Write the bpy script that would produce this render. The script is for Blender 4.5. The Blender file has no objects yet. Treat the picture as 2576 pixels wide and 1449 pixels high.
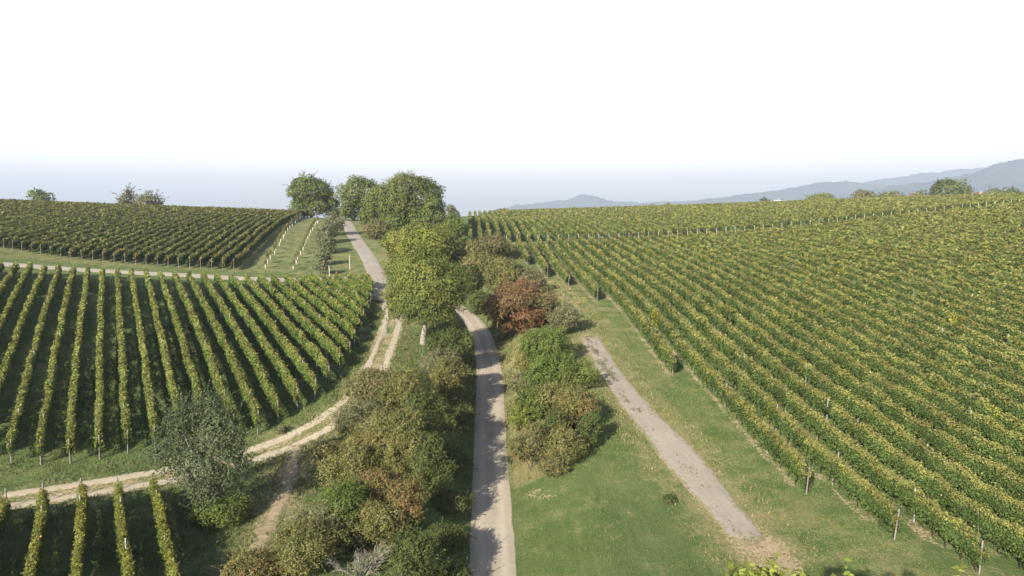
import bpy, math, random
import numpy as np
from mathutils import Vector

# ------------------------------------------------------------------ camera
SC = bpy.context.scene
COL = SC.collection
ZC = 22.0                      # drone height above datum
PITCH = math.radians(6.06)
FPX = 1741.0                   # focal length in pixels of a 2576 px wide picture
cam_d = bpy.data.cameras.new('camera'); cam = bpy.data.objects.new('camera', cam_d); COL.objects.link(cam)
cam.location = (0, 0, ZC); cam.rotation_euler = (math.radians(90) - PITCH, 0, 0)
cam_d.sensor_width = 36.0; cam_d.sensor_fit = 'HORIZONTAL'; cam_d.lens = 36.0 * FPX / 2576.0
cam_d.clip_start = 0.5; cam_d.clip_end = 12000
SC.camera = cam

# ------------------------------------------------------------------ light
SUN_EL = math.radians(25); SUN_AZ = math.radians(-151)      # azimuth from +Y towards +X
sd = Vector((math.sin(SUN_AZ) * math.cos(SUN_EL), math.cos(SUN_AZ) * math.cos(SUN_EL), math.sin(SUN_EL)))
sun_d = bpy.data.lights.new('sun', 'SUN'); sun_d.energy = 5.0; sun_d.angle = math.radians(0.5); sun_d.color = (1.0, 0.915, 0.745)
sun = bpy.data.objects.new('sun', sun_d); COL.objects.link(sun)
sun.rotation_euler = sd.to_track_quat('Z', 'Y').to_euler(); sun.location = (-60, -40, 120)

world = bpy.data.worlds.new('World'); SC.world = world; world.use_nodes = True
wn = world.node_tree.nodes; wl = world.node_tree.links; wn.clear()
wo = wn.new('ShaderNodeOutputWorld'); bg = wn.new('ShaderNodeBackground'); bg.inputs['Strength'].default_value = 0.07
sky = wn.new('ShaderNodeTexSky'); sky.sky_type = 'NISHITA'; sky.sun_disc = False
sky.sun_elevation = SUN_EL; sky.sun_rotation = SUN_AZ; sky.altitude = 200; sky.air_density = 1.0; sky.dust_density = 2.0
tc = wn.new('ShaderNodeTexCoord'); sep = wn.new('ShaderNodeSeparateXYZ'); wl.new(tc.outputs['Generated'], sep.inputs[0])
# bright milky veil low in the sky: pale lavender at the horizon, white a few degrees up, open blue overhead
ramp = wn.new('ShaderNodeValToRGB'); cr = ramp.color_ramp; cr.interpolation = 'EASE'
stops = [(0.0, (4.6, 3.8, 2.5)), (0.012, (4.6, 3.8, 2.5)), (0.042, (8.0, 7.2, 6.0)), (0.068, (9.2, 8.8, 8.3)), (0.105, (11.5, 11.5, 11.6)), (0.29, (11.5, 11.5, 11.6)), (0.40, (1.6, 1.9, 2.5)), (1.0, (0.8, 1.1, 1.8))]
cr.elements[0].position = stops[0][0]; cr.elements[0].color = (*[c for c in stops[0][1]], 1)
cr.elements[1].position = stops[-1][0]; cr.elements[1].color = (*stops[-1][1], 1)
for p, c in stops[1:-1]:
    e = cr.elements.new(p); e.color = (*c, 1)
wl.new(sep.outputs['Z'], ramp.inputs[0])
vfac = wn.new('ShaderNodeMapRange'); vfac.inputs['From Min'].default_value = 0.36; vfac.inputs['From Max'].default_value = 0.7
vfac.inputs['To Min'].default_value = 0.0; vfac.inputs['To Max'].default_value = 0.75
wl.new(sep.outputs['Z'], vfac.inputs['Value'])
mixw = wn.new('ShaderNodeMix'); mixw.data_type = 'RGBA'
wl.new(vfac.outputs[0], mixw.inputs['Factor']); wl.new(ramp.outputs[0], mixw.inputs['A']); wl.new(sky.outputs[0], mixw.inputs['B'])
wl.new(mixw.outputs['Result'], bg.inputs['Color']); wl.new(bg.outputs[0], wo.inputs[0])

SC.view_settings.view_transform = 'Standard'; SC.view_settings.look = 'None'
SC.view_settings.exposure = 1.48; SC.view_settings.gamma = 1.0
SC.render.engine = 'CYCLES'
cy = SC.cycles
cy.use_denoising = True; cy.max_bounces = 4; cy.diffuse_bounces = 2; cy.glossy_bounces = 1; cy.transmission_bounces = 3
cy.volume_bounces = 0; cy.transparent_max_bounces = 4; cy.caustics_reflective = False; cy.caustics_refractive = False
cy.use_adaptive_sampling = True; cy.adaptive_threshold = 0.02

RNG = np.random.default_rng(7)

# ------------------------------------------------------------------ helpers
def tag(o, label=None, cat=None, group=None, kind=None):
    if label: o['label'] = label
    if cat: o['category'] = cat
    if group: o['group'] = group
    if kind: o['kind'] = kind
    return o

def np_mesh(name, V, F, col=None, smooth=False):
    """V (n,3); F list of (k,m) int arrays of equal-size faces, or one array."""
    if isinstance(F, np.ndarray): F = [F]
    F = [f for f in F if len(f)]
    me = bpy.data.meshes.new(name)
    V = np.asarray(V, np.float32)
    nl = sum(f.size for f in F); nf = sum(len(f) for f in F)
    me.vertices.add(len(V)); me.loops.add(nl); me.polygons.add(nf)
    me.vertices.foreach_set('co', V.ravel())
    me.loops.foreach_set('vertex_index', np.concatenate([f.ravel() for f in F]).astype(np.int32))
    st = []; off = 0
    for f in F:
        st.append(off + np.arange(len(f)) * f.shape[1]); off += f.size
    me.polygons.foreach_set('loop_start', np.concatenate(st).astype(np.int32))
    if smooth: me.polygons.foreach_set('use_smooth', np.ones(nf, bool))
    me.update(calc_edges=True)
    if col is not None:
        a = me.attributes.new('col', 'FLOAT_COLOR', 'POINT')
        c = np.ones((len(V), 4), np.float32); c[:, :3] = col
        a.data.foreach_set('color', c.ravel())
    return me

def link(name, me, mat, parent=None, loc=None):
    o = bpy.data.objects.new(name, me); COL.objects.link(o)
    if me is not None and mat is not None and len(me.materials) == 0: me.materials.append(mat)
    if parent is not None: o.parent = parent
    if loc is not None: o.location = loc
    return o

def empty(name, loc):
    o = bpy.data.objects.new(name, None); COL.objects.link(o); o.location = loc; o.empty_display_size = 0.3
    return o

class Geo:
    """collects vertices, quads, tris and colours"""
    def __init__(s): s.V = []; s.Q = []; s.T = []; s.C = []; s.n = 0
    def add(s, V, Q=None, T=None, c=(0.1, 0.1, 0.1)):
        V = np.asarray(V, float).reshape(-1, 3)
        s.V.append(V); c = np.asarray(c, float)
        s.C.append(np.broadcast_to(c, V.shape) if c.ndim == 1 else c)
        if Q is not None and len(Q): s.Q.append(np.asarray(Q, int) + s.n)
        if T is not None and len(T): s.T.append(np.asarray(T, int) + s.n)
        s.n += len(V)
    def mesh(s, name, origin=(0, 0, 0), smooth=False):
        V = np.concatenate(s.V) - np.asarray(origin); F = []
        if s.Q: F.append(np.concatenate(s.Q))
        if s.T: F.append(np.concatenate(s.T))
        return np_mesh(name, V, F, np.concatenate(s.C), smooth)

def norm(a): return a / np.maximum(np.linalg.norm(a, axis=-1, keepdims=True), 1e-9)

def leaves(g, C, N, size, col, rng, aspect=0.62, rough=0.75):
    """kite shaped leaf faces at C facing roughly N"""
    n = len(C)
    if n == 0: return
    N = norm(N + rng.normal(0, rough, (n, 3)))
    t = norm(np.cross(N, rng.normal(0, 1, (n, 3)))); b = np.cross(N, t)
    s = (np.asarray(size) * rng.uniform(0.65, 1.3, n))[:, None]
    fold = N * s * 0.18
    V = np.stack([C - t * s + fold, C + b * s * aspect - t * s * 0.1, C + t * s + fold, C - b * s * aspect - t * s * 0.1], 1)
    idx = np.arange(n * 4).reshape(n, 4)
    g.add(V.reshape(-1, 3), Q=idx, c=np.repeat(col, 4, axis=0))

def tube(g, pts, rad, col, sides=6):
    pts = np.asarray(pts, float); n = len(pts); rad = np.broadcast_to(np.asarray(rad, float), (n,))
    T = norm(np.gradient(pts, axis=0)); ref = np.array([0.31, 0.95, 0.05]) if abs(T[0][2]) > 0.6 else np.array([0.0, 0.0, 1.0])
    A = norm(np.cross(T, ref)); B = np.cross(T, A)
    ang = np.arange(sides) * 2 * np.pi / sides
    V = pts[:, None] + rad[:, None, None] * (np.cos(ang)[None, :, None] * A[:, None] + np.sin(ang)[None, :, None] * B[:, None])
    i = np.arange(n - 1)[:, None] * sides; j = np.arange(sides)[None]; k = (j + 1) % sides
    Q = np.stack([i + j, i + k, i + sides + k, i + sides + j], -1).reshape(-1, 4)
    g.add(V.reshape(-1, 3), Q=Q, c=col)

def box(g, x0, x1, y0, y1, z0, z1, col):
    V = [(x, y, z) for z in (z0, z1) for y in (y0, y1) for x in (x0, x1)]
    g.add(V, Q=[(0, 2, 3, 1), (4, 5, 7, 6), (0, 1, 5, 4), (2, 6, 7, 3), (0, 4, 6, 2), (1, 3, 7, 5)], c=col)

_lat = np.random.default_rng(3).random((256, 256))
def vnoise(x, y):
    x = np.asarray(x, float); y = np.asarray(y, float)
    xi = np.floor(x).astype(int); yi = np.floor(y).astype(int); fx = x - xi; fy = y - yi
    fx = fx * fx * (3 - 2 * fx); fy = fy * fy * (3 - 2 * fy)
    L = lambda a, b: _lat[a % 256, b % 256]
    return (L(xi, yi) * (1 - fx) + L(xi + 1, yi) * fx) * (1 - fy) + (L(xi, yi + 1) * (1 - fx) + L(xi + 1, yi + 1) * fx) * fy
def fbm(x, y, o=4):
    s = 0; a = 0.5
    for k in range(o):
        s = s + a * vnoise(x * 2 ** k + 17 * k, y * 2 ** k + 31 * k); a *= 0.5
    return s / (1 - 0.5 ** o)

ONES = ['', 'first', 'second', 'third', 'fourth', 'fifth', 'sixth', 'seventh', 'eighth', 'ninth', 'tenth', 'eleventh', 'twelfth', 'thirteenth',
        'fourteenth', 'fifteenth', 'sixteenth', 'seventeenth', 'eighteenth', 'nineteenth']
TENS = ['', '', 'twenty', 'thirty', 'forty', 'fifty', 'sixty', 'seventy', 'eighty', 'ninety']
TENTH = ['', '', 'twentieth', 'thirtieth', 'fortieth', 'fiftieth', 'sixtieth', 'seventieth', 'eightieth', 'ninetieth']
def ordinal(n):
    if n < 20: return ONES[n]
    if n < 100: return TENTH[n // 10] if n % 10 == 0 else TENS[n // 10] + '-' + ONES[n % 10]
    if n == 100: return 'hundredth'
    return 'hundred-and-' + ordinal(n - 100)

# ------------------------------------------------------------------ terrain height
def pol(az, r): a = math.radians(az); return (r * math.sin(a), r * math.cos(a))
CTRL = []
def cp(x, y, z): CTRL.append((x, y, z))
# left hillside (vineyard slope)
for az, rows in ((-29.8, ((45, -19.6), (57, -19.0), (68, -17.4), (81, -15.2), (100, -12.6), (122, -10.2), (137, -8.8), (190, -2.7), (235, 0.7), (262, 1.4), (310, 0.8), (420, -6))),
                 (-37, ((45, -19.6), (57, -19.2), (81, -15.6), (122, -10.2), (190, -2.4), (240, 1.5), (275, 3.0), (320, 2.8), (430, -4))),
                 (-50, ((45, -19.6), (60, -19.2), (122, -10), (190, -2), (290, 5), (430, -1))),
                 (-20, ((52, -19.2), (66, -16.9), (90, -13.6), (122, -10.3), (150, -7.0), (190, -2.8), (225, -0.6), (260, -0.4), (330, -3)))):
    for r, z in rows:
        x, y = pol(az, r); cp(x, y, z)
# rim beside the rutted track and the lane
for x, y, z in ((-12.9, 69, -15.6), (-14.9, 59, -17.5), (-20, 54.5, -18.8), (-19.5, 105, -12.0), (-23, 118, -10.8), (-33.5, 150, -6.3), (-42, 175, -3.6), (-48.5, 202, -2.0), (-56, 235, -1.4), (-70, 300, -3.5),
                (-10.5, 82, -14.4), (-9, 100, -12.4), (-8, 60, -17.2), (-7, 45, -19.3), (-8, 130, -9.8), (-30, 186, -3.2), (-28, 205, -1.8), (-4, 150, -8.0)):
    cp(x, y, z)
# right vineyard
for x, y, z in ((19.7, 47.7, -19.0), (22, 42, -19.2), (24.1, 38, -19.6), (16.3, 71, -16.2), (12.7, 96, -12.5), (10.1, 107, -11.8), (5.2, 121, -10.9), (8.8, 160, -7.3),
                (29, 61, -17.0), (60, 100, -10.4), (100, 120, -5.0), (60, 172, -4.9), (116, 175, 0.1), (60, 60, -15.8), (100, 60, -13), (150, 170, 2.1), (45, 80, -14.0),
                (-12, 172, -6.4), (-14, 240, -3.0), (-18, 330, -0.7), (-18, 360, -0.7), (40, 250, -1.0), (100, 250, 1.4), (100, 345, 3.1), (222, 300, 7.2), (222, 345, 7.4), (180, 230, 4.4),
                (10, 45, -19.6), (7, 60, -17.2), (8.5, 75, -15.2), (9, 30, -20.0), (-20, 460, -7), (100, 460, -3), (240, 440, 1), (260, 180, 5.4), (260, 60, -4), (50, 20, -19.5), (150, 20, -15)):
    cp(x, y, z)
# behind and under the drone
for x, y, z in ((0, 10, -20.6), (-30, 10, -20.3), (30, 5, -20.2), (-90, 10, -18.5), (0, -60, -21.5), (-120, -60, -19), (120, -60, -18), (-200, 40, -14), (-220, 150, -6), (-260, 260, 6)):
    cp(x, y, z)
CTRL = np.array(CTRL)
def _tps(d2): return np.where(d2 > 1e-9, 0.5 * d2 * np.log(np.maximum(d2, 1e-9)), 0.0)
_S = 100.0
_P = CTRL[:, :2] / _S
_n = len(CTRL)
_K = _tps(((_P[:, None] - _P[None]) ** 2).sum(-1)) + np.eye(_n) * 0.004
_A = np.zeros((_n + 3, _n + 3)); _A[:_n, :_n] = _K; _A[:_n, _n] = 1; _A[:_n, _n + 1:] = _P; _A[_n, :_n] = 1; _A[_n + 1:, :_n] = _P.T
_W = np.linalg.solve(_A, np.concatenate([CTRL[:, 2], np.zeros(3)]))
def base_z(x, y):
    x = np.asarray(x, float); y = np.asarray(y, float); sh = np.broadcast(x, y).shape
    X = np.broadcast_to(x, sh).ravel(); Y = np.broadcast_to(y, sh).ravel()
    out = np.empty(len(X))
    Xc = np.clip(X, -330, 330); Yc = np.clip(Y, -80, 480)
    for i in range(0, len(X), 40000):
        p = np.stack([Xc[i:i + 40000], Yc[i:i + 40000]], 1) / _S
        out[i:i + 40000] = _tps(((p[:, None] - _P[None]) ** 2).sum(-1)) @ _W[:_n] + _W[_n] + p @ _W[_n + 1:]
    d = np.maximum(np.maximum(np.abs(X) - 300, Y - 430), 0); d = np.maximum(d, np.maximum(-60 - Y, 0))
    f = np.clip(d / 500, 0, 1); f = f * f * (3 - 2 * f)
    out = out * (1 - f) + (-45) * f
    return out.reshape(sh)

def ray(u, v):
    xc = (u - 1288.0) / FPX; yc = (v - 724.5) / FPX
    return np.array([xc, math.cos(PITCH) - yc * math.sin(PITCH), -math.sin(PITCH) - yc * math.cos(PITCH)])
def px_z(u, v, z):             # point on the ray at relative height z
    d = ray(u, v); return d * (z / d[2])

# sunken road: centre pixel and bed height -> plan line
RD = [px_z(*a) for a in ((1241.5, 1449, -21.4), (1239, 1350, -21.1), (1236, 1250, -20.6), (1233, 1150, -20.0), (1232.5, 1100, -19.7), (1233, 1020, -18.9), (1233, 960, -18.2), (1229, 900, -17.4),
                          (1215, 850, -16.5), (1192, 805, -15.5))]
RD += [np.array(p) for p in ((-8.6, 109.5, -14.8), (-12.0, 115, -13.7), (-15.0, 120, -12.6))]
d0 = RD[0] - RD[1]; d0 /= np.linalg.norm(d0[:2])
RD = [np.array([-0.6, -40, -22.4]), np.array([-0.9, 15, -22.0])] + RD
RD = np.array(RD)
def resample(P, step):
    P = np.asarray(P, float); s = np.concatenate([[0], np.cumsum(np.linalg.norm(np.diff(P[:, :2], axis=0), axis=1))])
    n = max(int(s[-1] / step) + 1, 2); q = np.linspace(0, s[-1], n)
    out = np.stack([np.interp(q, s, P[:, k]) for k in range(P.shape[1])], 1)
    return out
def smooth_line(P, step, it=10):
    R = resample(P, step)
    for _ in range(it):
        R[1:-1] = 0.25 * R[:-2] + 0.5 * R[1:-1] + 0.25 * R[2:]
    return R
ROADLINE = smooth_line(RD, 1.5, 14)
_rt = norm(np.gradient(ROADLINE[:, :2], axis=0))
def road_coord(X, Y):
    """signed distance right of the sunken road, bed height, along-Y"""
    X = np.asarray(X, float).ravel(); Y = np.asarray(Y, float).ravel()
    sd_ = np.empty(len(X)); bz = np.empty(len(X)); yy = np.empty(len(X))
    for i in range(0, len(X), 20000):
        dx = X[i:i + 20000, None] - ROADLINE[None, :, 0]; dy = Y[i:i + 20000, None] - ROADLINE[None, :, 1]
        k = np.argmin(dx * dx + dy * dy, 1); r = np.arange(len(k))
        tx = _rt[k, 0]; ty = _rt[k, 1]
        al = dx[r, k] * tx + dy[r, k] * ty
        sd_[i:i + 20000] = dx[r, k] * ty - dy[r, k] * tx
        kk = np.clip(k + np.sign(al).astype(int), 0, len(ROADLINE) - 1)
        bz[i:i + 20000] = ROADLINE[k, 2] + (ROADLINE[kk, 2] - ROADLINE[k, 2]) * np.clip(np.abs(al) / 1.5, 0, 1)
        yy[i:i + 20000] = ROADLINE[k, 1]
    return sd_, bz, yy
def ground(x, y, micro=True):
    """absolute height of the ground"""
    x = np.asarray(x, float); y = np.asarray(y, float); sh = np.broadcast(x, y).shape
    X = np.broadcast_to(x, sh).ravel(); Y = np.broadcast_to(y, sh).ravel()
    z = base_z(X, Y)
    m = (np.abs(X + 4) < 34) & (Y < 178) & (Y > -70)
    if m.any():
        sdv, bz, yy = road_coord(X[m], Y[m])
        dd = np.abs(sdv) - 1.75
        sr = np.interp(yy, [30, 45, 60, 75, 100], [0.30, 0.34, 0.55, 0.8, 0.9]); sl = np.interp(yy, [30, 60, 100], [0.75, 0.8, 0.9])
        slope = np.where(sdv > 0, sr, sl)
        cut = bz + np.maximum(dd, 0) * slope
        zb = z[m]
        k = 0.35                                             # smooth minimum
        h = np.clip(0.5 + 0.5 * (cut - zb) / k, 0, 1)
        zz = cut * (1 - h) + zb * h - k * h * (1 - h)
        zz = np.where(dd < 0.15, np.minimum(bz, zz + 5), zz)
        fade = np.clip((126 - Y[m]) / 12, 0, 1)
        z[m] = zz * fade + zb * (1 - fade)
    return (z + ZC).reshape(sh)

def at(u, v, tmax=620):
    """pixel of the 2576 px picture -> point on the ground"""
    d = ray(u, v); t = np.concatenate([np.arange(18, 150, 0.5), np.arange(150, tmax, 2.0)])
    P = d[None] * t[:, None]; g = ground(P[:, 0], P[:, 1]) - ZC
    k = np.where(P[:, 2] < g)[0]
    if len(k) == 0:
        k = int(np.argmin(P[:, 2] - g)); p = P[k]
        return np.array([p[0], p[1], g[k] + ZC])
    a, b = t[max(k[0] - 1, 0)], t[k[0]]
    for _ in range(14):
        m_ = 0.5 * (a + b); p = d * m_
        if p[2] < float(ground(p[0], p[1])) - ZC: b = m_
        else: a = m_
    p = d * b
    return np.array([p[0], p[1], float(ground(p[0], p[1]))])
def ats(pts): return np.array([at(u, v) for u, v in pts])
def px_m(p): return p[1] / FPX       # metres covered by one pixel of the 2576 px picture at point p

# ------------------------------------------------------------------ materials
def new_mat(name):
    m = bpy.data.materials.new(name); m.use_nodes = True; m.node_tree.nodes.clear(); return m
class NT:
    def __init__(s, m): s.t = m.node_tree; s.n = s.t.nodes; s.l = s.t.links
    def node(s, typ, **kw):
        n = s.n.new(typ)
        for k, v in kw.items(): setattr(n, k, v)
        return n
    def noise(s, scale, detail=4, rough=0.55, vec=None):
        n = s.node('ShaderNodeTexNoise'); n.inputs['Scale'].default_value = scale; n.inputs['Detail'].default_value = detail; n.inputs['Roughness'].default_value = rough
        if vec is not None: s.l.new(vec, n.inputs['Vector'])
        return n.outputs['Fac']
    def rng(s, v, a, b, c=0.0, d=1.0):
        n = s.node('ShaderNodeMapRange'); n.inputs[1].default_value = a; n.inputs[2].default_value = b; n.inputs[3].default_value = c; n.inputs[4].default_value = d
        s.l.new(v, n.inputs[0]); return n.outputs[0]
    def mix(s, f, a, b):
        n = s.node('ShaderNodeMix', data_type='RGBA')
        for k, v in (('Factor', f), ('A', a), ('B', b)):
            if isinstance(v, (int, float)): n.inputs[k].default_value = v
            elif isinstance(v, tuple): n.inputs[k].default_value = (*v, 1)
            else: s.l.new(v, n.inputs[k])
        return n.outputs['Result']
    def math(s, op, a, b):
        n = s.node('ShaderNodeMath', operation=op)
        for k, v in ((0, a), (1, b)):
            if isinstance(v, (int, float)): n.inputs[k].default_value = v
            else: s.l.new(v, n.inputs[k])
        return n.outputs[0]
    def attr(s, name): return s.node('ShaderNodeAttribute', attribute_name=name)
    def pos(s): return s.node('ShaderNodeNewGeometry').outputs['Position']
    def finish(s, color, rough=0.9, bump=None, strength=0.5, dist=0.1, spec=0.2, translucent=0.0):
        p = s.node('ShaderNodeBsdfPrincipled'); o = s.node('ShaderNodeOutputMaterial')
        if isinstance(color, tuple): p.inputs['Base Color'].default_value = (*color, 1)
        else: s.l.new(color, p.inputs['Base Color'])
        p.inputs['Roughness'].default_value = rough; p.inputs['Specular IOR Level'].default_value = spec
        if bump is not None:
            b = s.node('ShaderNodeBump'); b.inputs['Strength'].default_value = strength; b.inputs['Distance'].default_value = dist
            s.l.new(bump, b.inputs['Height']); s.l.new(b.outputs[0], p.inputs['Normal'])
        if translucent > 0:
            t = s.node('ShaderNodeBsdfTranslucent'); m = s.node('ShaderNodeMixShader'); m.inputs[0].default_value = translucent
            s.l.new(color, t.inputs['Color']); s.l.new(p.outputs[0], m.inputs[1]); s.l.new(t.outputs[0], m.inputs[2]); s.l.new(m.outputs[0], o.inputs[0])
        else: s.l.new(p.outputs[0], o.inputs[0])

def mat_leaf():
    m = new_mat('leaf'); t = NT(m); c = t.attr('col').outputs['Color']
    t.finish(c, rough=0.7, spec=0.12, translucent=0.25); return m
def mat_bark():
    m = new_mat('bark'); t = NT(m); c = t.attr('col').outputs['Color']; p = t.pos()
    n = t.noise(9, 5, 0.6, p); c2 = t.mix(t.rng(n, 0.35, 0.7), c, (0.05, 0.045, 0.038))
    t.finish(c2, rough=0.9, bump=n, strength=0.7, dist=0.05); return m
def mat_plain():
    m = new_mat('weathered_paint'); t = NT(m); c = t.attr('col').outputs['Color']; p = t.pos()
    n = t.noise(6, 5, 0.6, p); hs = t.node('ShaderNodeHueSaturation'); t.l.new(c, hs.inputs['Color']); t.l.new(t.rng(n, 0.3, 0.7, 0.75, 1.1), hs.inputs['Value'])
    t.finish(hs.outputs[0], rough=0.8, bump=n, strength=0.3, dist=0.02); return m
def mat_ground():
    m = new_mat('ground'); t = NT(m); p = t.pos()
    big = t.noise(0.06, 3, 0.5, p); mid = t.noise(0.55, 5, 0.65, p); fine = t.noise(5.0, 6, 0.7, p); vf = t.noise(16.0, 4, 0.7, p)
    green = t.mix(t.rng(mid, 0.35, 0.68), (0.074, 0.118, 0.034), (0.112, 0.153, 0.052))
    green = t.mix(t.rng(fine, 0.45, 0.75, 0.0, 0.5), green, (0.165, 0.185, 0.075))
    pale = t.noise(0.22, 4, 0.6, p); green = t.mix(t.rng(pale, 0.52, 0.72, 0.0, 0.55), green, (0.19, 0.19, 0.085))
    green = t.mix(t.rng(vf, 0.5, 0.75, 0.0, 0.45), green, (0.050, 0.085, 0.024))
    mp = t.node('ShaderNodeMapping'); mp.inputs['Rotation'].default_value = (0, 0, math.radians(-6)); mp.inputs['Scale'].default_value = (2.2, 0.16, 1.0); t.l.new(p, mp.inputs['Vector'])
    mow = t.noise(1.0, 5, 0.65, mp.outputs[0]); green = t.mix(t.rng(mow, 0.48, 0.72, 0.0, 0.45), green, (0.155, 0.175, 0.075)); green = t.mix(t.rng(mow, 0.46, 0.28, 0.0, 0.35), green, (0.055, 0.095, 0.028))
    dry = t.mix(t.rng(fine, 0.32, 0.7), (0.165, 0.16, 0.07), (0.30, 0.26, 0.135))
    soil = t.mix(t.rng(fine, 0.35, 0.65), (0.27, 0.20, 0.125), (0.46, 0.37, 0.25))
    d = t.attr('dry').outputs['Fac']; s_ = t.attr('soil').outputs['Fac']
    dm = t.math('ADD', d, t.rng(mid, 0.3, 0.7, -0.38, 0.38)); dm = t.math('ADD', dm, t.rng(fine, 0.3, 0.7, -0.25, 0.25)); dm = t.math('ADD', dm, t.rng(big, 0.35, 0.65, -0.1, 0.12))
    c = t.mix(t.rng(dm, 0.25, 0.75), green, dry)
    sm = t.math('ADD', s_, t.rng(fine, 0.3, 0.7, -0.4, 0.4)); sm = t.math('ADD', sm, t.rng(mid, 0.3, 0.7, -0.25, 0.25))
    c = t.mix(t.rng(sm, 0.48, 0.68), c, soil)
    bmp = t.math('ADD', t.math('MULTIPLY', fine, 1.0), t.math('MULTIPLY', vf, 0.6))
    t.finish(c, rough=0.95, bump=bmp, strength=0.9, dist=0.22, spec=0.1); return m
def mat_road(name, ca, cb, edge, crack=0.0, edge_w=0.12, tracks=0.0, scale=1.0):
    m = new_mat(name); t = NT(m); p = t.pos()
    ac = t.attr('across').outputs['Fac']                     # 0..1 across the sheet
    a = t.noise(0.35 * scale, 4, 0.6, p); b = t.noise(3.0 * scale, 6, 0.7, p); f = t.noise(22.0, 4, 0.7, p)
    c = t.mix(t.rng(a, 0.3, 0.7), ca, cb)
    c = t.mix(t.rng(b, 0.35, 0.75, 0.0, 0.45), c, tuple(x * 0.68 for x in ca))
    c = t.mix(t.rng(f, 0.5, 0.8, 0.0, 0.5), c, tuple(min(x * 1.25, 0.7) for x in cb))
    cx = t.node('ShaderNodeCombineXYZ'); sp = t.node('ShaderNodeSeparateXYZ'); t.l.new(p, sp.inputs[0]); t.l.new(t.math('MULTIPLY', ac, 11.0), cx.inputs[0]); t.l.new(t.math('MULTIPLY', sp.outputs['Y'], 0.16), cx.inputs[1])
    stk = t.noise(1.0, 4, 0.6, cx.outputs[0]); c = t.mix(t.rng(stk, 0.4, 0.75, 0.0, 0.4), c, tuple(x * 0.72 for x in ca))
    e = t.math('MULTIPLY', t.math('ABSOLUTE', t.math('SUBTRACT', ac, 0.5), 0.0), 2.0)
    if tracks > 0:                                           # worn wheel tracks: polished lighter bands
        w = t.math('ABSOLUTE', t.math('SUBTRACT', e, 0.5), 0.0)
        c = t.mix(t.rng(w, 0.05, 0.3, tracks, 0.0), c, tuple(x * 1.16 for x in cb))
    if crack > 0:
        vo = t.node('ShaderNodeTexVoronoi', feature='DISTANCE_TO_EDGE'); vo.inputs['Scale'].default_value = 0.9
        nn = t.node('ShaderNodeTexNoise'); nn.inputs['Scale'].default_value = 1.3; t.l.new(p, nn.inputs['Vector'])
        vm = t.node('ShaderNodeVectorMath', operation='ADD'); t.l.new(p, vm.inputs[0]); t.l.new(nn.outputs['Color'], vm.inputs[1]); t.l.new(vm.outputs[0], vo.inputs['Vector'])
        k = t.rng(vo.outputs['Distance'], 0.0, 0.05, crack, 0.0)
        c = t.mix(t.math('MULTIPLY', k, t.rng(a, 0.45, 0.62)), c, (0.13, 0.105, 0.06))
    ed = t.math('ADD', e, t.math('ADD', t.rng(b, 0.3, 0.7, -edge_w * 1.3, edge_w * 1.3), t.rng(a, 0.3, 0.7, -edge_w, edge_w)))
    c = t.mix(t.rng(ed, 1.0 - edge_w, 1.0), c, edge)
    bm = t.math('ADD', b, t.math('MULTIPLY', f, 0.5))
    t.finish(c, rough=0.92, bump=bm, strength=0.5, dist=0.05, spec=0.15); return m
def mat_hill():
    m = new_mat('wooded_hill'); t = NT(m); p = t.pos()
    n = t.noise(0.007, 6, 0.7, p); c = t.mix(t.rng(n, 0.35, 0.65), (0.010, 0.020, 0.018), (0.06, 0.08, 0.055))
    t.finish(c, rough=1.0, bump=n, strength=1.0, dist=60.0, spec=0.0); return m

M_LEAF = mat_leaf(); M_BARK = mat_bark(); M_PAINT = mat_plain(); M_GROUND = mat_ground(); M_HILL = mat_hill()
M_ASPH = mat_road('worn_road', (0.28, 0.245, 0.198), (0.35, 0.308, 0.252), (0.24, 0.2, 0.11), edge_w=0.05, tracks=0.45)
M_LANE = mat_road('lane_asphalt', (0.25, 0.225, 0.20), (0.33, 0.30, 0.265), (0.22, 0.19, 0.11), edge_w=0.06)
M_CONC = mat_road('old_concrete', (0.235, 0.21, 0.18), (0.305, 0.272, 0.235), (0.19, 0.165, 0.09), crack=0.3, edge_w=0.24)
M_DIRT = mat_road('pale_gravel', (0.31, 0.265, 0.195), (0.42, 0.365, 0.285), (0.16, 0.15, 0.07), edge_w=0.38)
M_PALE = mat_road('pale_field_path', (0.29, 0.26, 0.215), (0.37, 0.335, 0.285), (0.2, 0.18, 0.1), edge_w=0.15)
M_SAND = mat_road('sandy_path', (0.25, 0.195, 0.125), (0.38, 0.31, 0.22), (0.14, 0.135, 0.06), edge_w=0.95)

# ------------------------------------------------------------------ ground sheet
def axis(segs):
    out = []
    for a, b, st in segs: out.append(np.arange(a, b, st))
    return np.concatenate(out)
gx = np.concatenate([-np.geomspace(330, 9000, 26)[::-1], axis([(-320, -140, 6), (-140, -60, 2.5), (-60, -18, 0.9), (-18, 16, 0.34), (16, 30, 0.42), (30, 48, 0.8), (48, 120, 2.0), (120, 320, 6)]), np.geomspace(325, 11000, 30)])
gy = np.concatenate([-np.geomspace(90, 600, 6)[::-1], axis([(-80, 24, 5), (24, 76, 0.55), (76, 130, 0.8), (130, 260, 1.8), (260, 480, 5)]), np.geomspace(486, 11500, 40)])
GX, GY = np.meshgrid(gx, gy)
GZ = ground(GX, GY)

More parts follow.
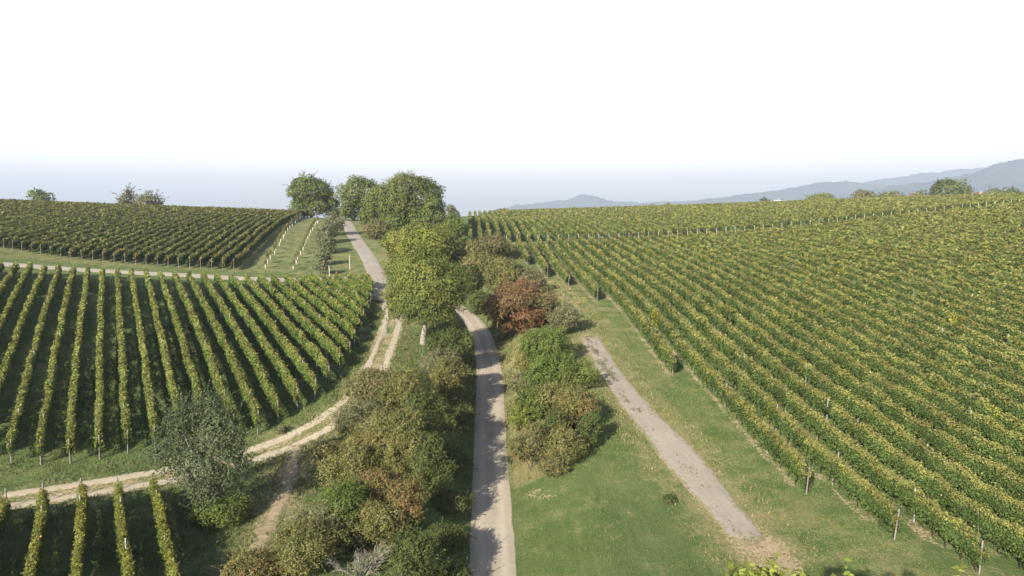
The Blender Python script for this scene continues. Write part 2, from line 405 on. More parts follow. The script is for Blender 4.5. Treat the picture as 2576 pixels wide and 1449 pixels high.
# pixel traced plan lines
P_TRACKL = ats([(0, 1262), (100, 1250), (200, 1234), (300, 1218), (400, 1200), (520, 1178), (640, 1146), (740, 1108), (830, 1068), (890, 1020), (930, 965), (957, 900), (980, 840), (992, 790), (985, 760), (968, 738)])
P_LANE_C = ats([(968, 745), (957, 722), (950, 700), (940, 675), (925, 645), (905, 617), (887, 590), (876, 568), (869, 556)])
P_BRANCH = ats([(748, 1118), (735, 1175), (715, 1235), (690, 1290), (660, 1350), (630, 1400), (600, 1449)])
P_CROSS = ats([(0, 664), (100, 671), (200, 678), (300, 684), (400, 689), (480, 693), (560, 698), (650, 703), (760, 706), (860, 702), (930, 696)])
P_CONC_L = ats([(1459, 850), (1483, 890), (1505, 932), (1535, 980), (1562, 1024), (1595, 1068), (1627, 1108), (1660, 1152), (1690, 1190), (1725, 1226), (1760, 1266), (1800, 1310), (1840, 1352), (1872, 1378)])
P_CONC_R = ats([(1508, 847), (1528, 885), (1548, 915), (1580, 955), (1622, 1002), (1662, 1045), (1700, 1082), (1745, 1128), (1780, 1165), (1812, 1212), (1848, 1255), (1882, 1298), (1910, 1335), (1925, 1360)])
P_RUT_UP = ats([(1484, 850), (1460, 805), (1432, 765), (1400, 735), (1372, 712)])
P_SOILEND = ats([(1898, 1360), (1920, 1395), (1955, 1430)])

def pdist(X, Y, P):
    """distance to a polyline"""
    P = resample(P[:, :2], 1.0); X = X.ravel(); Y = Y.ravel(); out = np.full(len(X), 1e3)
    lo = P.min(0) - 12; hi = P.max(0) + 12
    m = (X > lo[0]) & (X < hi[0]) & (Y > lo[1]) & (Y < hi[1])
    idx = np.where(m)[0]
    for i in range(0, len(idx), 20000):
        k = idx[i:i + 20000]
        out[k] = np.sqrt(((X[k, None] - P[None, :, 0]) ** 2 + (Y[k, None] - P[None, :, 1]) ** 2).min(1))
    return out
RT = -0.061                                             # plan slope of the right rows (dX/dY)
XR = GX.ravel(); YR = GY.ravel()
bump_ = lambda d, w: np.exp(-(d / w) ** 2)
dry = np.full(XR.shape, 0.12); soil = np.zeros(XR.shape)
dconc = pdist(XR, YR, 0.5 * (P_CONC_L + P_CONC_R)); drut = pdist(XR, YR, P_RUT_UP)
dry = np.maximum(dry, 0.85 * bump_(dconc, 3.6)); dry = np.maximum(dry, 0.62 * bump_(drut, 2.5))
aR = XR - RT * YR
vergeR = (YR < 175) & (YR > 20) & (aR < 21) & (aR > 4)
sdR, _, _ = road_coord(XR, YR)
dry = np.where(vergeR & (YR > 66), np.maximum(dry, 0.42), dry)
dry = np.maximum(dry, 0.6 * bump_(pdist(XR, YR, P_TRACKL), 3.0)); dry = np.maximum(dry, 0.75 * bump_(pdist(XR, YR, P_BRANCH), 2.4))
soil = np.maximum(soil, 0.62 * bump_(pdist(XR, YR, P_BRANCH), 1.3)); soil = np.maximum(soil, 0.52 * bump_(pdist(XR, YR, P_TRACKL), 1.9)); soil = np.maximum(soil, 0.58 * bump_(pdist(XR, YR, P_TRACKL[8:]), 1.4)); soil = np.maximum(soil, 0.85 * bump_(pdist(XR, YR, P_SOILEND), 1.9)); soil = np.maximum(soil, 0.5 * bump_(pdist(XR, YR, P_RUT_UP[:3]), 1.3)); soil = np.maximum(soil, 0.5 * bump_(dconc, 1.75))
orch = ats([(670, 690), (720, 640), (775, 580)])
dry = np.where((XR < -22) & (XR > -95) & (YR > 118) & (YR < 240), np.maximum(dry, 0.42), dry)
bank = bump_(np.abs(sdR - 2.6), 0.9) * ((YR > 55) & (YR < 88))
soil = np.maximum(soil, 0.5 * bank); dry = np.maximum(dry, 0.95 * bump_(np.abs(sdR - 3.0), 1.9) * ((YR > 50) & (YR < 94)))
soil = np.maximum(soil, 0.55 * bump_(pdist(XR, YR, ats([(1370, 1255), (1345, 1240)])), 1.0)); soil = np.maximum(soil, 0.6 * bump_(pdist(XR, YR, ats([(895, 556), (905, 566)])), 1.0))
for k_, (ya, yb) in {13.4: (119, 150), 15.8: (111, 140), 18.2: (98, 130), 20.6: (69, 106), 23.0: (47, 97), 25.4: (42, 69), 27.8: (38, 48)}.items():
    soil = np.maximum(soil, 0.68 * np.exp(-((aR - k_ + 0.3) / 0.42) ** 2) * ((YR > ya) & (YR < yb)))
inR = (aR > 19) & (YR < 480)
dry = np.where(inR, np.maximum(0.3, np.minimum(dry, 0.5)), dry)

nx, ny = len(gx), len(gy)
i = np.arange(ny - 1)[:, None] * nx + np.arange(nx - 1)[None]
gq = np.stack([i, i + 1, i + nx + 1, i + nx], -1).reshape(-1, 4)
gme = np_mesh('ground', np.stack([XR, YR, GZ.ravel()], 1), gq, smooth=True)
for nm, arr in (('dry', dry), ('soil', soil)):
    a = gme.attributes.new(nm, 'FLOAT', 'POINT'); a.data.foreach_set('value', arr.astype(np.float32))
g_o = link('ground', gme, M_GROUND); tag(g_o, 'grassy rolling hillside under the vineyards', kind='structure')

def strip(name, L, R, mat, label, lift=0.05, n_across=6, ragged=0.1, ends=0.0):
    """sheet between two edges draped on the ground"""
    n = max(int(np.linalg.norm(np.diff(L[:, :2], axis=0), axis=1).sum() / 0.6), 4)
    def rs(P):
        s = np.concatenate([[0], np.cumsum(np.linalg.norm(np.diff(P[:, :2], axis=0), axis=1))]); q = np.linspace(0, s[-1], n)
        Q = np.stack([np.interp(q, s, P[:, 0]), np.interp(q, s, P[:, 1])], 1)
        for _ in range(5): Q[1:-1] = 0.25 * Q[:-2] + 0.5 * Q[1:-1] + 0.25 * Q[2:]
        return Q
    A = rs(L); B = rs(R); w = norm(B - A)
    if ragged > 0:
        k = np.arange(n)
        A = A + w * ((fbm(k * 0.35, k * 0 + len(name)) - 0.5) * 2 * ragged)[:, None]; B = B + w * ((fbm(k * 0.35, k * 0 + 50 + len(name)) - 0.5) * 2 * ragged)[:, None]
    f = np.linspace(0, 1, n_across + 1)
    P = A[:, None] * (1 - f)[None, :, None] + B[:, None] * f[None, :, None]
    z = ground(P[..., 0], P[..., 1]) + lift
    z[:, 0] -= lift * 0.8; z[:, -1] -= lift * 0.8
    V = np.concatenate([P, z[..., None]], -1).reshape(-1, 3)
    m = n_across + 1
    ii = np.arange(n - 1)[:, None] * m + np.arange(n_across)[None]
    me = np_mesh(name, V, np.stack([ii, ii + 1, ii + m + 1, ii + m], -1).reshape(-1, 4), smooth=True)
    ac = np.tile(f, n).reshape(n, m)
    if ends > 0:                                         # worn, overgrown ends
        k = np.arange(n); q = np.clip(1 - np.minimum(k, n - 1 - k) * 0.6 / ends, 0, 1)[:, None]
        ac = 0.5 + np.where(ac < 0.5, -1, 1) * np.maximum(np.abs(ac - 0.5), 0.56 * q)
    a = me.attributes.new('across', 'FLOAT', 'POINT'); a.data.foreach_set('value', ac.ravel().astype(np.float32))
    return tag(link(name, me, mat), label, kind='structure')
def offset(P, d):
    P = resample(P[:, :2], 1.5)
    for _ in range(6): P[1:-1] = 0.25 * P[:-2] + 0.5 * P[1:-1] + 0.25 * P[2:]
    T = norm(np.gradient(P, axis=0)); N = np.stack([T[:, 1], -T[:, 0]], 1); return P + N * d

rl = ROADLINE[ROADLINE[:, 1] < 117]
strip('road', offset(rl, -1.42), offset(rl, 1.42), M_ASPH, 'pale worn asphalt road in the hollow', lift=0.03, ragged=0.07)
strip('lane', offset(P_LANE_C, -1.5), offset(P_LANE_C, 1.5), M_LANE, 'grey asphalt lane climbing to the crest trees', lift=0.06, n_across=8, ragged=0.1)
strip('rutted_track', offset(P_TRACKL, -1.5), offset(P_TRACKL, -0.45), M_DIRT, 'left pale wheel rut of the gravel track', lift=0.05, ragged=0.16)
strip('rutted_track', offset(P_TRACKL, 0.4), offset(P_TRACKL, 1.5), M_DIRT, 'right pale wheel rut of the gravel track', lift=0.05, ragged=0.16)
strip('dirt_path', offset(P_BRANCH, -0.55), offset(P_BRANCH, 0.55), M_SAND, 'sandy branch path dropping to the bottom edge', lift=0.05, ragged=0.5)
strip('gravel_path', offset(P_CROSS, -1.6), offset(P_CROSS, 1.6), M_PALE, 'thin pale path between the two left vineyards', lift=0.06, ragged=0.15)
strip('concrete_path', P_CONC_L, P_CONC_R, M_CONC, 'cracked concrete path beside the right vineyard', lift=0.06, n_across=8, ragged=0.16, ends=3.5)

# ------------------------------------------------------------------ vine rows
def post_mesh(name, h, r, col):
    g = Geo(); k = 6; a = np.arange(k) * 2 * np.pi / k + 0.3
    lv = [(-0.3, r), (h * 0.5, r * 0.95), (h - 0.02, r * 0.9), (h, r * 0.6)]
    V = np.array([(q * math.cos(t), q * math.sin(t), z) for z, q in lv for t in a])
    Q = [(l * k + j, l * k + (j + 1) % k, (l + 1) * k + (j + 1) % k, (l + 1) * k + j) for l in range(3) for j in range(k)]
    n = len(V); V = np.concatenate([V, [(0, 0, h)]]); T = [(3 * k + j, 3 * k + (j + 1) % k, n) for j in range(k)]
    g.add(V, Q=Q, T=T, c=col)
    for z in (h * 0.48, h * 0.86):                      # wire brackets
        box(g, -r * 1.25, r * 1.25, -r * 1.25, r * 1.25, z - 0.02, z + 0.02, tuple(c * 0.6 for c in col))
    return g.mesh(name)
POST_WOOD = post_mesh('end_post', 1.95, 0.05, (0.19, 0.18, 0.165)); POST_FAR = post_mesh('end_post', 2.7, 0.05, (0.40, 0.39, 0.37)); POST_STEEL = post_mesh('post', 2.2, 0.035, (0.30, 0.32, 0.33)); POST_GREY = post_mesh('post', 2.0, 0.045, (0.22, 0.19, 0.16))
for me in (POST_WOOD, POST_FAR, POST_STEEL, POST_GREY): me.materials.append(M_PAINT)

def knots(L, step, rng, lo=0.0, hi=1.0):
    k = rng.uniform(lo, hi, int(L / step) + 3)
    return lambda s: np.interp(np.asarray(s) / step, np.arange(len(k)), k)

def vine_row(label, group, A, B, rng, side, top, tip, gap=0.06, h0=1.85, w0=0.30, post_every=0, yellow=(0.27, 0.26, 0.035), yellow_amt=0.08, cover=0.8, end_posts=(True, True), low=0.5, steel=False, tall=False):
    A = np.asarray(A[:2], float); B = np.asarray(B[:2], float); L = float(np.linalg.norm(B - A))
    if L < 3: return None
    d = (B - A) / L; nr = np.array([d[1], -d[0]])
    o0 = np.array([A[0], A[1], float(ground(A[0], A[1]))])
    ss = np.linspace(0, L, int(L / 1.5) + 2); P = A + ss[:, None] * d; gz = ground(P[:, 0], P[:, 1]); gzf = lambda s: np.interp(s, ss, gz)
    wob = knots(L, 3.0, rng, -0.1, 0.1); hk = knots(L, 1.1, rng, -0.24, 0.2); hk2 = knots(L, 0.4, rng, -0.13, 0.13); wk = knots(L, 1.2, rng, 0.7, 1.3); wk2 = knots(L, 0.45, rng, 0.8, 1.2)
    gp = knots(L, 1.25, rng); lowk = knots(L, 0.9, rng, -0.15, 0.3); yk = knots(L, 2.5, rng); bk = knots(L, 1.2, rng, 0.75, 1.25); tk = knots(L, 1.6, rng)
    g = Geo()
    # leaves: number falls and size grows with distance from the drone
    seg = np.arange(0, L, 1.0); c = A + (seg[:, None] + 0.5) * d; D = np.hypot(c[:, 0], c[:, 1])
    size = np.clip(0.00135 * D, 0.065, 0.36)
    cnt = rng.poisson(cover * 3.7 / (1.2 * size ** 2) * np.minimum(1, L - seg))
    s = np.repeat(seg, cnt) + rng.random(cnt.sum()) * np.minimum(1, L - np.repeat(seg, cnt)); sz = np.repeat(size, cnt)
    keep = (gp(s) > gap) | (rng.random(len(s)) < 0.12); s = s[keep]; sz = sz[keep]; n = len(s)
    r = rng.random(n); z_lo = low + lowk(s); z_hi = h0 + hk(s) + hk2(s); hw = w0 * wk(s) * wk2(s)
    endt = np.clip(np.minimum(s, L - s) / 0.8, 0, 1); z_hi = z_lo + (z_hi - z_lo) * (0.55 + 0.45 * endt)
    isl = r < 0.40; isr = (r >= 0.40) & (r < 0.74); ist = r >= 0.74
    f = rng.random(n) ** 0.8
    z = np.where(ist, z_hi + rng.normal(0, 0.07, n), z_lo + f * (z_hi - z_lo))
    bulge = np.sin(np.clip(f, 0, 1) * np.pi) * 0.25 + 0.8
    x = np.where(isl, -hw * bulge, np.where(isr, hw * bulge, rng.uniform(-1, 1, n) * hw * 0.9)) + rng.normal(0, 0.07, n)
    shoot = ist & (rng.random(n) < 0.12); z = np.where(shoot, z + rng.random(n) * 0.35, z)
    N3 = np.zeros((n, 3)); N3[:, :2] = nr * np.where(isl, -1.0, np.where(isr, 1.0, 0.0))[:, None]; N3[:, 2] = np.where(ist, 1.0, 0.25)
    xx = x + wob(s)
    C = np.concatenate([A + s[:, None] * d + nr * xx[:, None], (gzf(s) + z)[:, None]], 1) - o0
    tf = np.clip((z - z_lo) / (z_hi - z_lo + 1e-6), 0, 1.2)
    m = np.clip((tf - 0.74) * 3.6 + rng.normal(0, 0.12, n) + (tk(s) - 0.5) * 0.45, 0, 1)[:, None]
    col = np.array(side) * (1 - m) + np.array(top) * m  # yellow young growth on top, also brightened so row tops look sunlit
    tp = (rng.random(n) < 0.03 * (m[:, 0] > 0.55)) | (rng.random(n) < 0.006); col[tp] = np.array(tip) * rng.uniform(0.7, 1.2, (tp.sum(), 1))
    ym = ((yk(s) > 1 - yellow_amt) & (rng.random(n) < 0.7)); col[ym] = np.array(yellow) * rng.uniform(0.6, 1.1, (ym.sum(), 1))
    col = col * bk(s)[:, None] * rng.uniform(0.86, 1.14, (n, 1))
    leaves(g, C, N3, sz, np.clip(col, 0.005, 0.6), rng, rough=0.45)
    # solid core backing the leaves; inner shade painted in as darkened side colour
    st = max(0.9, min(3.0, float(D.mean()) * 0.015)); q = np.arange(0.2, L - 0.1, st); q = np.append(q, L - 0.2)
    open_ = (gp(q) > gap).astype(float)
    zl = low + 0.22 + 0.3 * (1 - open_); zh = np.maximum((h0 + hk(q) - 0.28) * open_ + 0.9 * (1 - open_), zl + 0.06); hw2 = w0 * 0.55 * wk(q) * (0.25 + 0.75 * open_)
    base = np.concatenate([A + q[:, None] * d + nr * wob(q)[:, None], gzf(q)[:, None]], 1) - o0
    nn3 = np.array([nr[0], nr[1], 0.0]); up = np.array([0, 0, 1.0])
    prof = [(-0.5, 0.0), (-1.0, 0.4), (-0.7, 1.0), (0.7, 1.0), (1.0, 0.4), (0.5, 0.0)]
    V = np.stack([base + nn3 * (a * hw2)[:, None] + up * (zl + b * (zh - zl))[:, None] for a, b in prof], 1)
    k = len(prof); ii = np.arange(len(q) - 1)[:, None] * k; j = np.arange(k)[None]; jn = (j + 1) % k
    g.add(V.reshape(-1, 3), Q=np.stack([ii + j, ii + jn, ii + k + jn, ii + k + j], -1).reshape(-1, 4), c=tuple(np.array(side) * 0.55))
    # trunks
    if D.min() < 95:
        tq = np.arange(0.5, L - 0.3, 1.25); tq = tq + rng.normal(0, 0.1, len(tq)); b0 = np.concatenate([A + tq[:, None] * d + nr * wob(tq)[:, None], gzf(tq)[:, None]], 1) - o0
        dd = np.hypot(b0[:, 0] + o0[0], b0[:, 1] + o0[1]); b0 = b0[dd < 95]
        if len(b0):
            lean = rng.normal(0, 0.08, (len(b0), 2)); r3 = 0.035
            V = []
            for zz, sc_ in ((-0.1, 1.2), (0.85, 0.8)):
                for a in (0, 2.1, 4.2):
                    v = b0.copy(); v[:, 2] += zz; v[:, 0] += math.cos(a) * r3 * sc_; v[:, 1] += math.sin(a) * r3 * sc_
                    if zz > 0: v[:, :2] += lean
                    V.append(v)
            V = np.stack(V, 1).reshape(-1, 3); t0 = np.arange(len(b0))[:, None, None] * 6
            Q = np.array([(0, 1, 4, 3), (1, 2, 5, 4), (2, 0, 3, 5)])[None] + t0
            g.add(V, Q=Q.reshape(-1, 4), c=(0.07, 0.052, 0.038))
    row = link('vine_row', g.mesh('vine_row'), M_LEAF, loc=tuple(o0))
    tag(row, label, 'vine row', group)
    def post(sp, me, nm):
        p = A + d * sp
        po = bpy.data.objects.new(nm, me); COL.objects.link(po); po.parent = row
        po.location = (p[0] - o0[0], p[1] - o0[1], float(gzf(sp)) - o0[2])
        return po
    wm = POST_STEEL if steel else POST_WOOD
    if end_posts[0]:
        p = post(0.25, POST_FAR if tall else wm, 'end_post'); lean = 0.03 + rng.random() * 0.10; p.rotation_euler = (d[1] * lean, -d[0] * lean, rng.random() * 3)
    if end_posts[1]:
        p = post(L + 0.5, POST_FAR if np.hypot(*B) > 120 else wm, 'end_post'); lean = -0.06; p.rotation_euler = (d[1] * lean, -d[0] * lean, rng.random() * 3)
    if post_every:
        for sp in np.arange(post_every * (0.6 + 0.3 * rng.random()), L - 2, post_every):
            c_ = A + d * sp
            if np.hypot(*c_) < 125:
                p = post(sp + rng.normal(0, 0.2), POST_STEEL if rng.random() < 0.6 else POST_GREY, 'post'); p.rotation_euler = (rng.normal(0, 0.03), rng.normal(0, 0.03), rng.random() * 3)
    return row

def clip_line(P0, d, poly):
    """first and last crossing of the line P0 + s d with a polygon"""
    poly = np.asarray(poly)[:, :2]; a = poly; b = np.roll(poly, -1, axis=0)
    n = np.array([d[1], -d[0]]); fa = (a - P0) @ n; fb = (b - P0) @ n
    k = (fa * fb) < 0
    if k.sum() < 2: return None
    t = fa[k] / (fa[k] - fb[k]); X = a[k] + (b[k] - a[k]) * t[:, None]; s = (X - P0) @ d
    return s.min(), s.max()

# -- left lower vineyard
bot = ats([(0, 1176), (65, 1176), (140, 1178), (215, 1170), (297, 1154), (375, 1138), (470, 1124), (560, 1110), (655, 1100), (705, 1070), (752, 1040), (792, 1014), (838, 966), (880, 912), (910, 842), (934, 770), (942, 728)])
top = ats([(938, 718), (880, 716), (800, 718), (640, 722), (400, 712), (170, 696), (0, 690)])
poly = np.concatenate([[bot[0] + [-22, 4, 0]], bot, top, [top[-1] + [-25, 0, 0]]])
TH = math.radians(-29.8); dL = np.array([math.sin(TH), math.cos(TH)]); nL = np.array([dL[1], -dL[0]])
rows = []
for k in range(-10, 40):
    r = clip_line(nL * 1.9 * k, dL, poly)
    if r and r[1] - r[0] > 4: rows.append((k, r))
for i_, (k, r) in enumerate(reversed(rows)):
    P0 = nL * 1.9 * k; rg = np.random.default_rng(100 + k)
    vine_row('trim sunlit vine row of the lower left vineyard, %s counted from its lane corner' % ordinal(i_ + 1), 'vine rows of the lower left vineyard', P0 + dL * (r[0] + 0.3), P0 + dL * r[1], rg,
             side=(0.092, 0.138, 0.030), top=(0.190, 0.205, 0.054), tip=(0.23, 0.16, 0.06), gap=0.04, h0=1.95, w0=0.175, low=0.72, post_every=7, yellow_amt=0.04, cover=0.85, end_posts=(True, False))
# -- bottom left rows below the rutted track
for i_, (u, v, sk) in enumerate([(388, 1266, 0), (303, 1274, 0), (208, 1280, 0), (116, 1292, 0), (20, 1306, 0), (-80, 1322, 0)]):
    p = at(u, v); rg = np.random.default_rng(300 + i_); th = math.radians(-31.0); dd_ = np.array([math.sin(th), math.cos(th)])
    lab = 'loose yellowing vine row below the rutted track, %s from the grey-green tree' % ordinal(i_ + 1)
    vine_row(lab, 'short vine rows in the bottom left corner', p[:2] - dd_ * 26, p[:2], rg, side=(0.082, 0.118, 0.022), top=(0.17, 0.175, 0.038), tip=(0.27, 0.17, 0.06), gap=0.05, h0=1.8, w0=0.15, post_every=6, yellow_amt=0.14, cover=0.75, low=0.35)
# -- upper left vineyard
near = ats([(-20, 625), (0, 626), (32, 632), (160, 652), (322, 666), (441, 674), (587, 682)])
TH = math.radians(-10.6); dU = np.array([math.sin(TH), math.cos(TH)]); nU = np.array([dU[1], -dU[0]])
a_edge = float(near[-1][:2] @ nU)
for i_ in range(50):
    a = a_edge - 1.9 * i_; P0 = nU * a
    # start on the near edge (or where the row enters the picture)
    na = near[:, :2] @ nU; ns = near[:, :2] @ dU
    s0 = np.interp(a, na, ns) if a >= na.min() else ns[np.argmin(na)]
    for _ in range(400):
        p = P0 + dU * s0
        if p[0] / p[1] > -0.86: break
        s0 += 1
    p = P0 + dU * s0
    az = math.degrees(math.atan2(p[0], p[1]))
    s1 = s0
    for _ in range(400):
        q = P0 + dU * s1; rr = np.hypot(*q)
        if rr > np.interp(math.degrees(math.atan2(q[0], q[1])), [-40, -30, -20, -15], [318, 285, 262, 255]): break
        s1 += 1
    rg = np.random.default_rng(400 + i_)
    vine_row('dark green vine row on the upper left slope, %s from its grassy right edge' % ordinal(i_ + 1), 'vine rows of the upper left vineyard', P0 + dU * s0, P0 + dU * s1, rg,
             side=(0.072, 0.104, 0.028), top=(0.158, 0.158, 0.054), tip=(0.17, 0.12, 0.05), gap=0.03, h0=1.9, w0=0.3, post_every=0, yellow_amt=0.03, cover=0.8, end_posts=(p[0] / p[1] > -0.8, i_ < 12), tall=False)
# -- right vineyard, near block
th = math.atan(RT); dR = np.array([math.sin(th), math.cos(th)])
near_y = lambda a: float(np.interp(a, [8.6, 10.6, 12.6, 14.6, 16.6, 18.6, 20.6, 22.8, 25.4, 28, 32], [142, 135, 122, 116, 107, 96, 69, 46, 39.5, 35.5, 32]))
far_line = lambda x: np.interp(x, [-30, 0, 20, 60, 116, 170], [157, 159, 161, 167, 175, 186])
cnt_ = 0
for k in range(0, 60):
    a = 8.6 + 2.4 * k; y0 = near_y(a)
    while (a + RT * y0) / y0 > 0.96 and y0 < 190: y0 += 0.5
    y1 = float(far_line(a + RT * 170))
    if y1 - y0 < 4: continue
    cnt_ += 1; rg = np.random.default_rng(500 + k)
    inside = (a + RT * y0) / y0 < 0.77
    vine_row('bushy yellow-green vine row of the near right vineyard, %s from the hollow road' % ordinal(cnt_), 'vine rows of the near right vineyard', (a + RT * y0, y0), (a + RT * y1, y1), rg,
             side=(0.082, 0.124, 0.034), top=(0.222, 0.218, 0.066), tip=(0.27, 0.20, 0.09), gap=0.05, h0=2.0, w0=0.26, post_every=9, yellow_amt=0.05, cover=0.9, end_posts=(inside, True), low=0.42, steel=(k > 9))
# -- right vineyard, far block up to the crest
cnt_ = 0
for k in range(0, 105):
    a = 0.2 + 2.4 * k
    y0 = float(far_line(a + RT * 170)) + 9.5
    while (a + RT * y0) / y0 > 0.88 and y0 < 380: y0 += 0.5
    y1 = float(np.interp(a, [0, 100, 160, 250], [352, 362, 368, 372]))
    if y1 - y0 < 4: continue
    cnt_ += 1; rg = np.random.default_rng(700 + k)
    vine_row('hazy distant vine row beyond the line of posts, %s from the crest walnut trees' % ordinal(cnt_), 'vine rows of the far right vineyard', (a + RT * y0, y0), (a + RT * y1, y1), rg,
             side=(0.092, 0.130, 0.036), top=(0.205, 0.208, 0.062), tip=(0.22, 0.17, 0.06), gap=0.03, h0=1.9, w0=0.28, post_every=0, yellow_amt=0.06, cover=0.8, end_posts=(cnt_ < 30, False))

# ------------------------------------------------------------------ trees and shrubs
G_WALNUT = [((0.128, 0.150, 0.040), 3), ((0.090, 0.118, 0.032), 3), ((0.160, 0.168, 0.048), 2)]
G_WALNUT_D = [((0.095, 0.125, 0.036), 3), ((0.125, 0.150, 0.046), 2), ((0.145, 0.155, 0.055), 1)]
G_OLIVE = [((0.150, 0.150, 0.050), 3), ((0.20, 0.18, 0.075), 2), ((0.09, 0.11, 0.034), 2), ((0.17, 0.125, 0.055), 1)]
G_BROWN = [((0.155, 0.140, 0.066), 3), ((0.125, 0.132, 0.048), 4), ((0.18, 0.14, 0.07), 1)]
G_RED = [((0.185, 0.095, 0.052), 3), ((0.165, 0.108, 0.056), 4), ((0.15, 0.128, 0.060), 3), ((0.20, 0.095, 0.052), 1)]
G_RUST = [((0.185, 0.110, 0.050), 2), ((0.16, 0.13, 0.052), 3), ((0.13, 0.138, 0.046), 4)]
G_GREY = [((0.165, 0.16, 0.09), 3), ((0.13, 0.135, 0.065), 3)]
G_GREEN = [((0.095, 0.135, 0.032), 3), ((0.13, 0.16, 0.042), 2), ((0.08, 0.115, 0.028), 2)]
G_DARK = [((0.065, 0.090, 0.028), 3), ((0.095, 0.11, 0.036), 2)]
G_YEL = [((0.165, 0.182, 0.042), 3), ((0.128, 0.152, 0.038), 3), ((0.185, 0.18, 0.045), 1)]
G_APPLE = [((0.150, 0.162, 0.088), 3), ((0.185, 0.19, 0.115), 2), ((0.115, 0.13, 0.065), 2)]
G_PEAR = [((0.088, 0.115, 0.058), 3), ((0.115, 0.14, 0.08), 2), ((0.062, 0.085, 0.04), 2)]

def pick(pal, n, rng):
    w = np.array([p[1] for p in pal], float); i_ = rng.choice(len(pal), n, p=w / w.sum()); return np.array([p[0] for p in pal])[i_]

def crown_geo(g, blobs, pal, size, rng, cover=1.0, wisps=0, up=0.25, rough=0.7, low_cut=None, wisp_len=0.35, mixp=0.35):
    """leaf clusters over a set of blobs (x,y,z,rx,rz)"""
    B = np.array(blobs)
    bc = pick(pal, len(B), rng) * rng.uniform(0.78, 1.22, (len(B), 1))
    for i_, (x, y, z, rx, rz) in enumerate(B):
        area = 4 * np.pi * rx * rx * (0.5 + 0.5 * rz / rx); n = int(cover * area / (1.2 * size * size)); n = min(max(n, 12), 30000)
        v = norm(rng.normal(0, 1, (n, 3)))
        lump = 1 + 0.26 * np.sin(v @ rng.normal(0, 3.2, 3) + rng.random() * 6) + 0.14 * np.sin(v @ rng.normal(0, 6.5, 3) + rng.random() * 6)
        rad = lump * np.where(rng.random(n) < 0.22, rng.uniform(0.35, 0.9, n), rng.uniform(0.85, 1.12, n))
        C = np.array([x, y, z]) + v * np.array([rx, rx, rz]) * rad[:, None]
        keep = np.ones(n, bool)
        for j_, b in enumerate(B):
            if j_ != i_: keep &= ((((C - b[:3]) / np.array([b[3], b[3], b[4]])) ** 2).sum(1) > 0.5)
        # holes where one sees into the crown
        hole = np.sin(v @ rng.normal(0, 5.0, 3) + rng.random() * 6) + np.sin(v @ rng.normal(0, 5.0, 3) + rng.random() * 6)
        keep &= ~((hole > 1.1) & (rng.random(n) < 0.85))
        if low_cut is not None: keep &= C[:, 2] > low_cut
        C = C[keep]; v = v[keep]
        c = np.where((rng.random(len(C)) < mixp)[:, None], pick(pal, len(C), rng), bc[i_]) * rng.uniform(0.82, 1.18, (len(C), 1))
        leaves(g, C, v + np.array([0, 0, up]), np.full(len(C), size), np.clip(c, 0.006, 0.6), rng, rough=rough)
    # sprigs that break the outline
    for _ in range(wisps):
        b = B[rng.integers(len(B))]; v = norm(rng.normal(0, 1, 3) + np.array([0, 0, 0.5]))
        p = b[:3] + v * np.array([b[3], b[3], b[4]]) * 0.9; ln = wisp_len * (b[3] + 0.3) * rng.uniform(0.6, 1.6); m = max(int(ln / (size * 0.55)), 4)
        t = np.linspace(0, 1, m)[:, None]; bend = rng.normal(0, 0.25, 3); C = p + v * t * ln + bend * (t ** 2) * ln * 0.6 + rng.normal(0, size * 0.45, (m, 3)) * (1.15 - t)
        c = pick(pal, m, rng) * rng.uniform(0.75, 1.25, (m, 1)); leaves(g, C, np.tile(v + [0, 0, 0.4], (m, 1)), np.full(m, size * 0.85), np.clip(c, 0.006, 0.6), rng)

def place(u, vb=None, t=None):
    if vb is not None: return at(u, vb)
    d = ray(u, 600); p = d * (t / d[1]); return np.array([p[0], p[1], float(ground(p[0], p[1]))])
def top_height(p, u, vt):
    d = ray(u, vt); return d[2] * p[1] / d[1] + ZC - p[2]

def make_blobs(W, Ht, hb, n, rng, flat=0.8, spread=0.62, rmin=0.22, rmax=0.38):
    """crown blobs inside an egg of width W between heights hb and Ht"""
    out = []; cz = 0.5 * (Ht + hb); hz = 0.5 * (Ht - hb)
    tries = 0
    while len(out) < n and tries < 4000:
        tries += 1
        v = norm(rng.normal(0, 1, 3)); q = spread * rng.uniform(0.75, 1.05)
        r = W * 0.5 * rng.uniform(rmin, rmax) * 1.55; rz = min(r * flat, hz * 0.8)
        egg = 1.0 - 0.25 * max(v[2], 0)
        x, y, z = v[0] * W * 0.5 * q * egg, v[1] * W * 0.5 * q * egg, cz + v[2] * hz * q
        z = min(z, Ht - rz * 0.98); z = max(z, hb + rz * 0.55)
        if all((x - b[0]) ** 2 + (y - b[1]) ** 2 + (z - b[2]) ** 2 > (0.55 * min(r, b[3])) ** 2 for b in out): out.append((x, y, z, r, rz))
    out.append((0, 0, cz, W * 0.27, hz * 0.6))
    # one blob reaches the very top
    out.append((rng.normal(0, W * 0.07), rng.normal(0, W * 0.07), Ht - min(W * 0.2, hz * 0.6), W * 0.22, min(W * 0.2, hz * 0.6)))
    return out

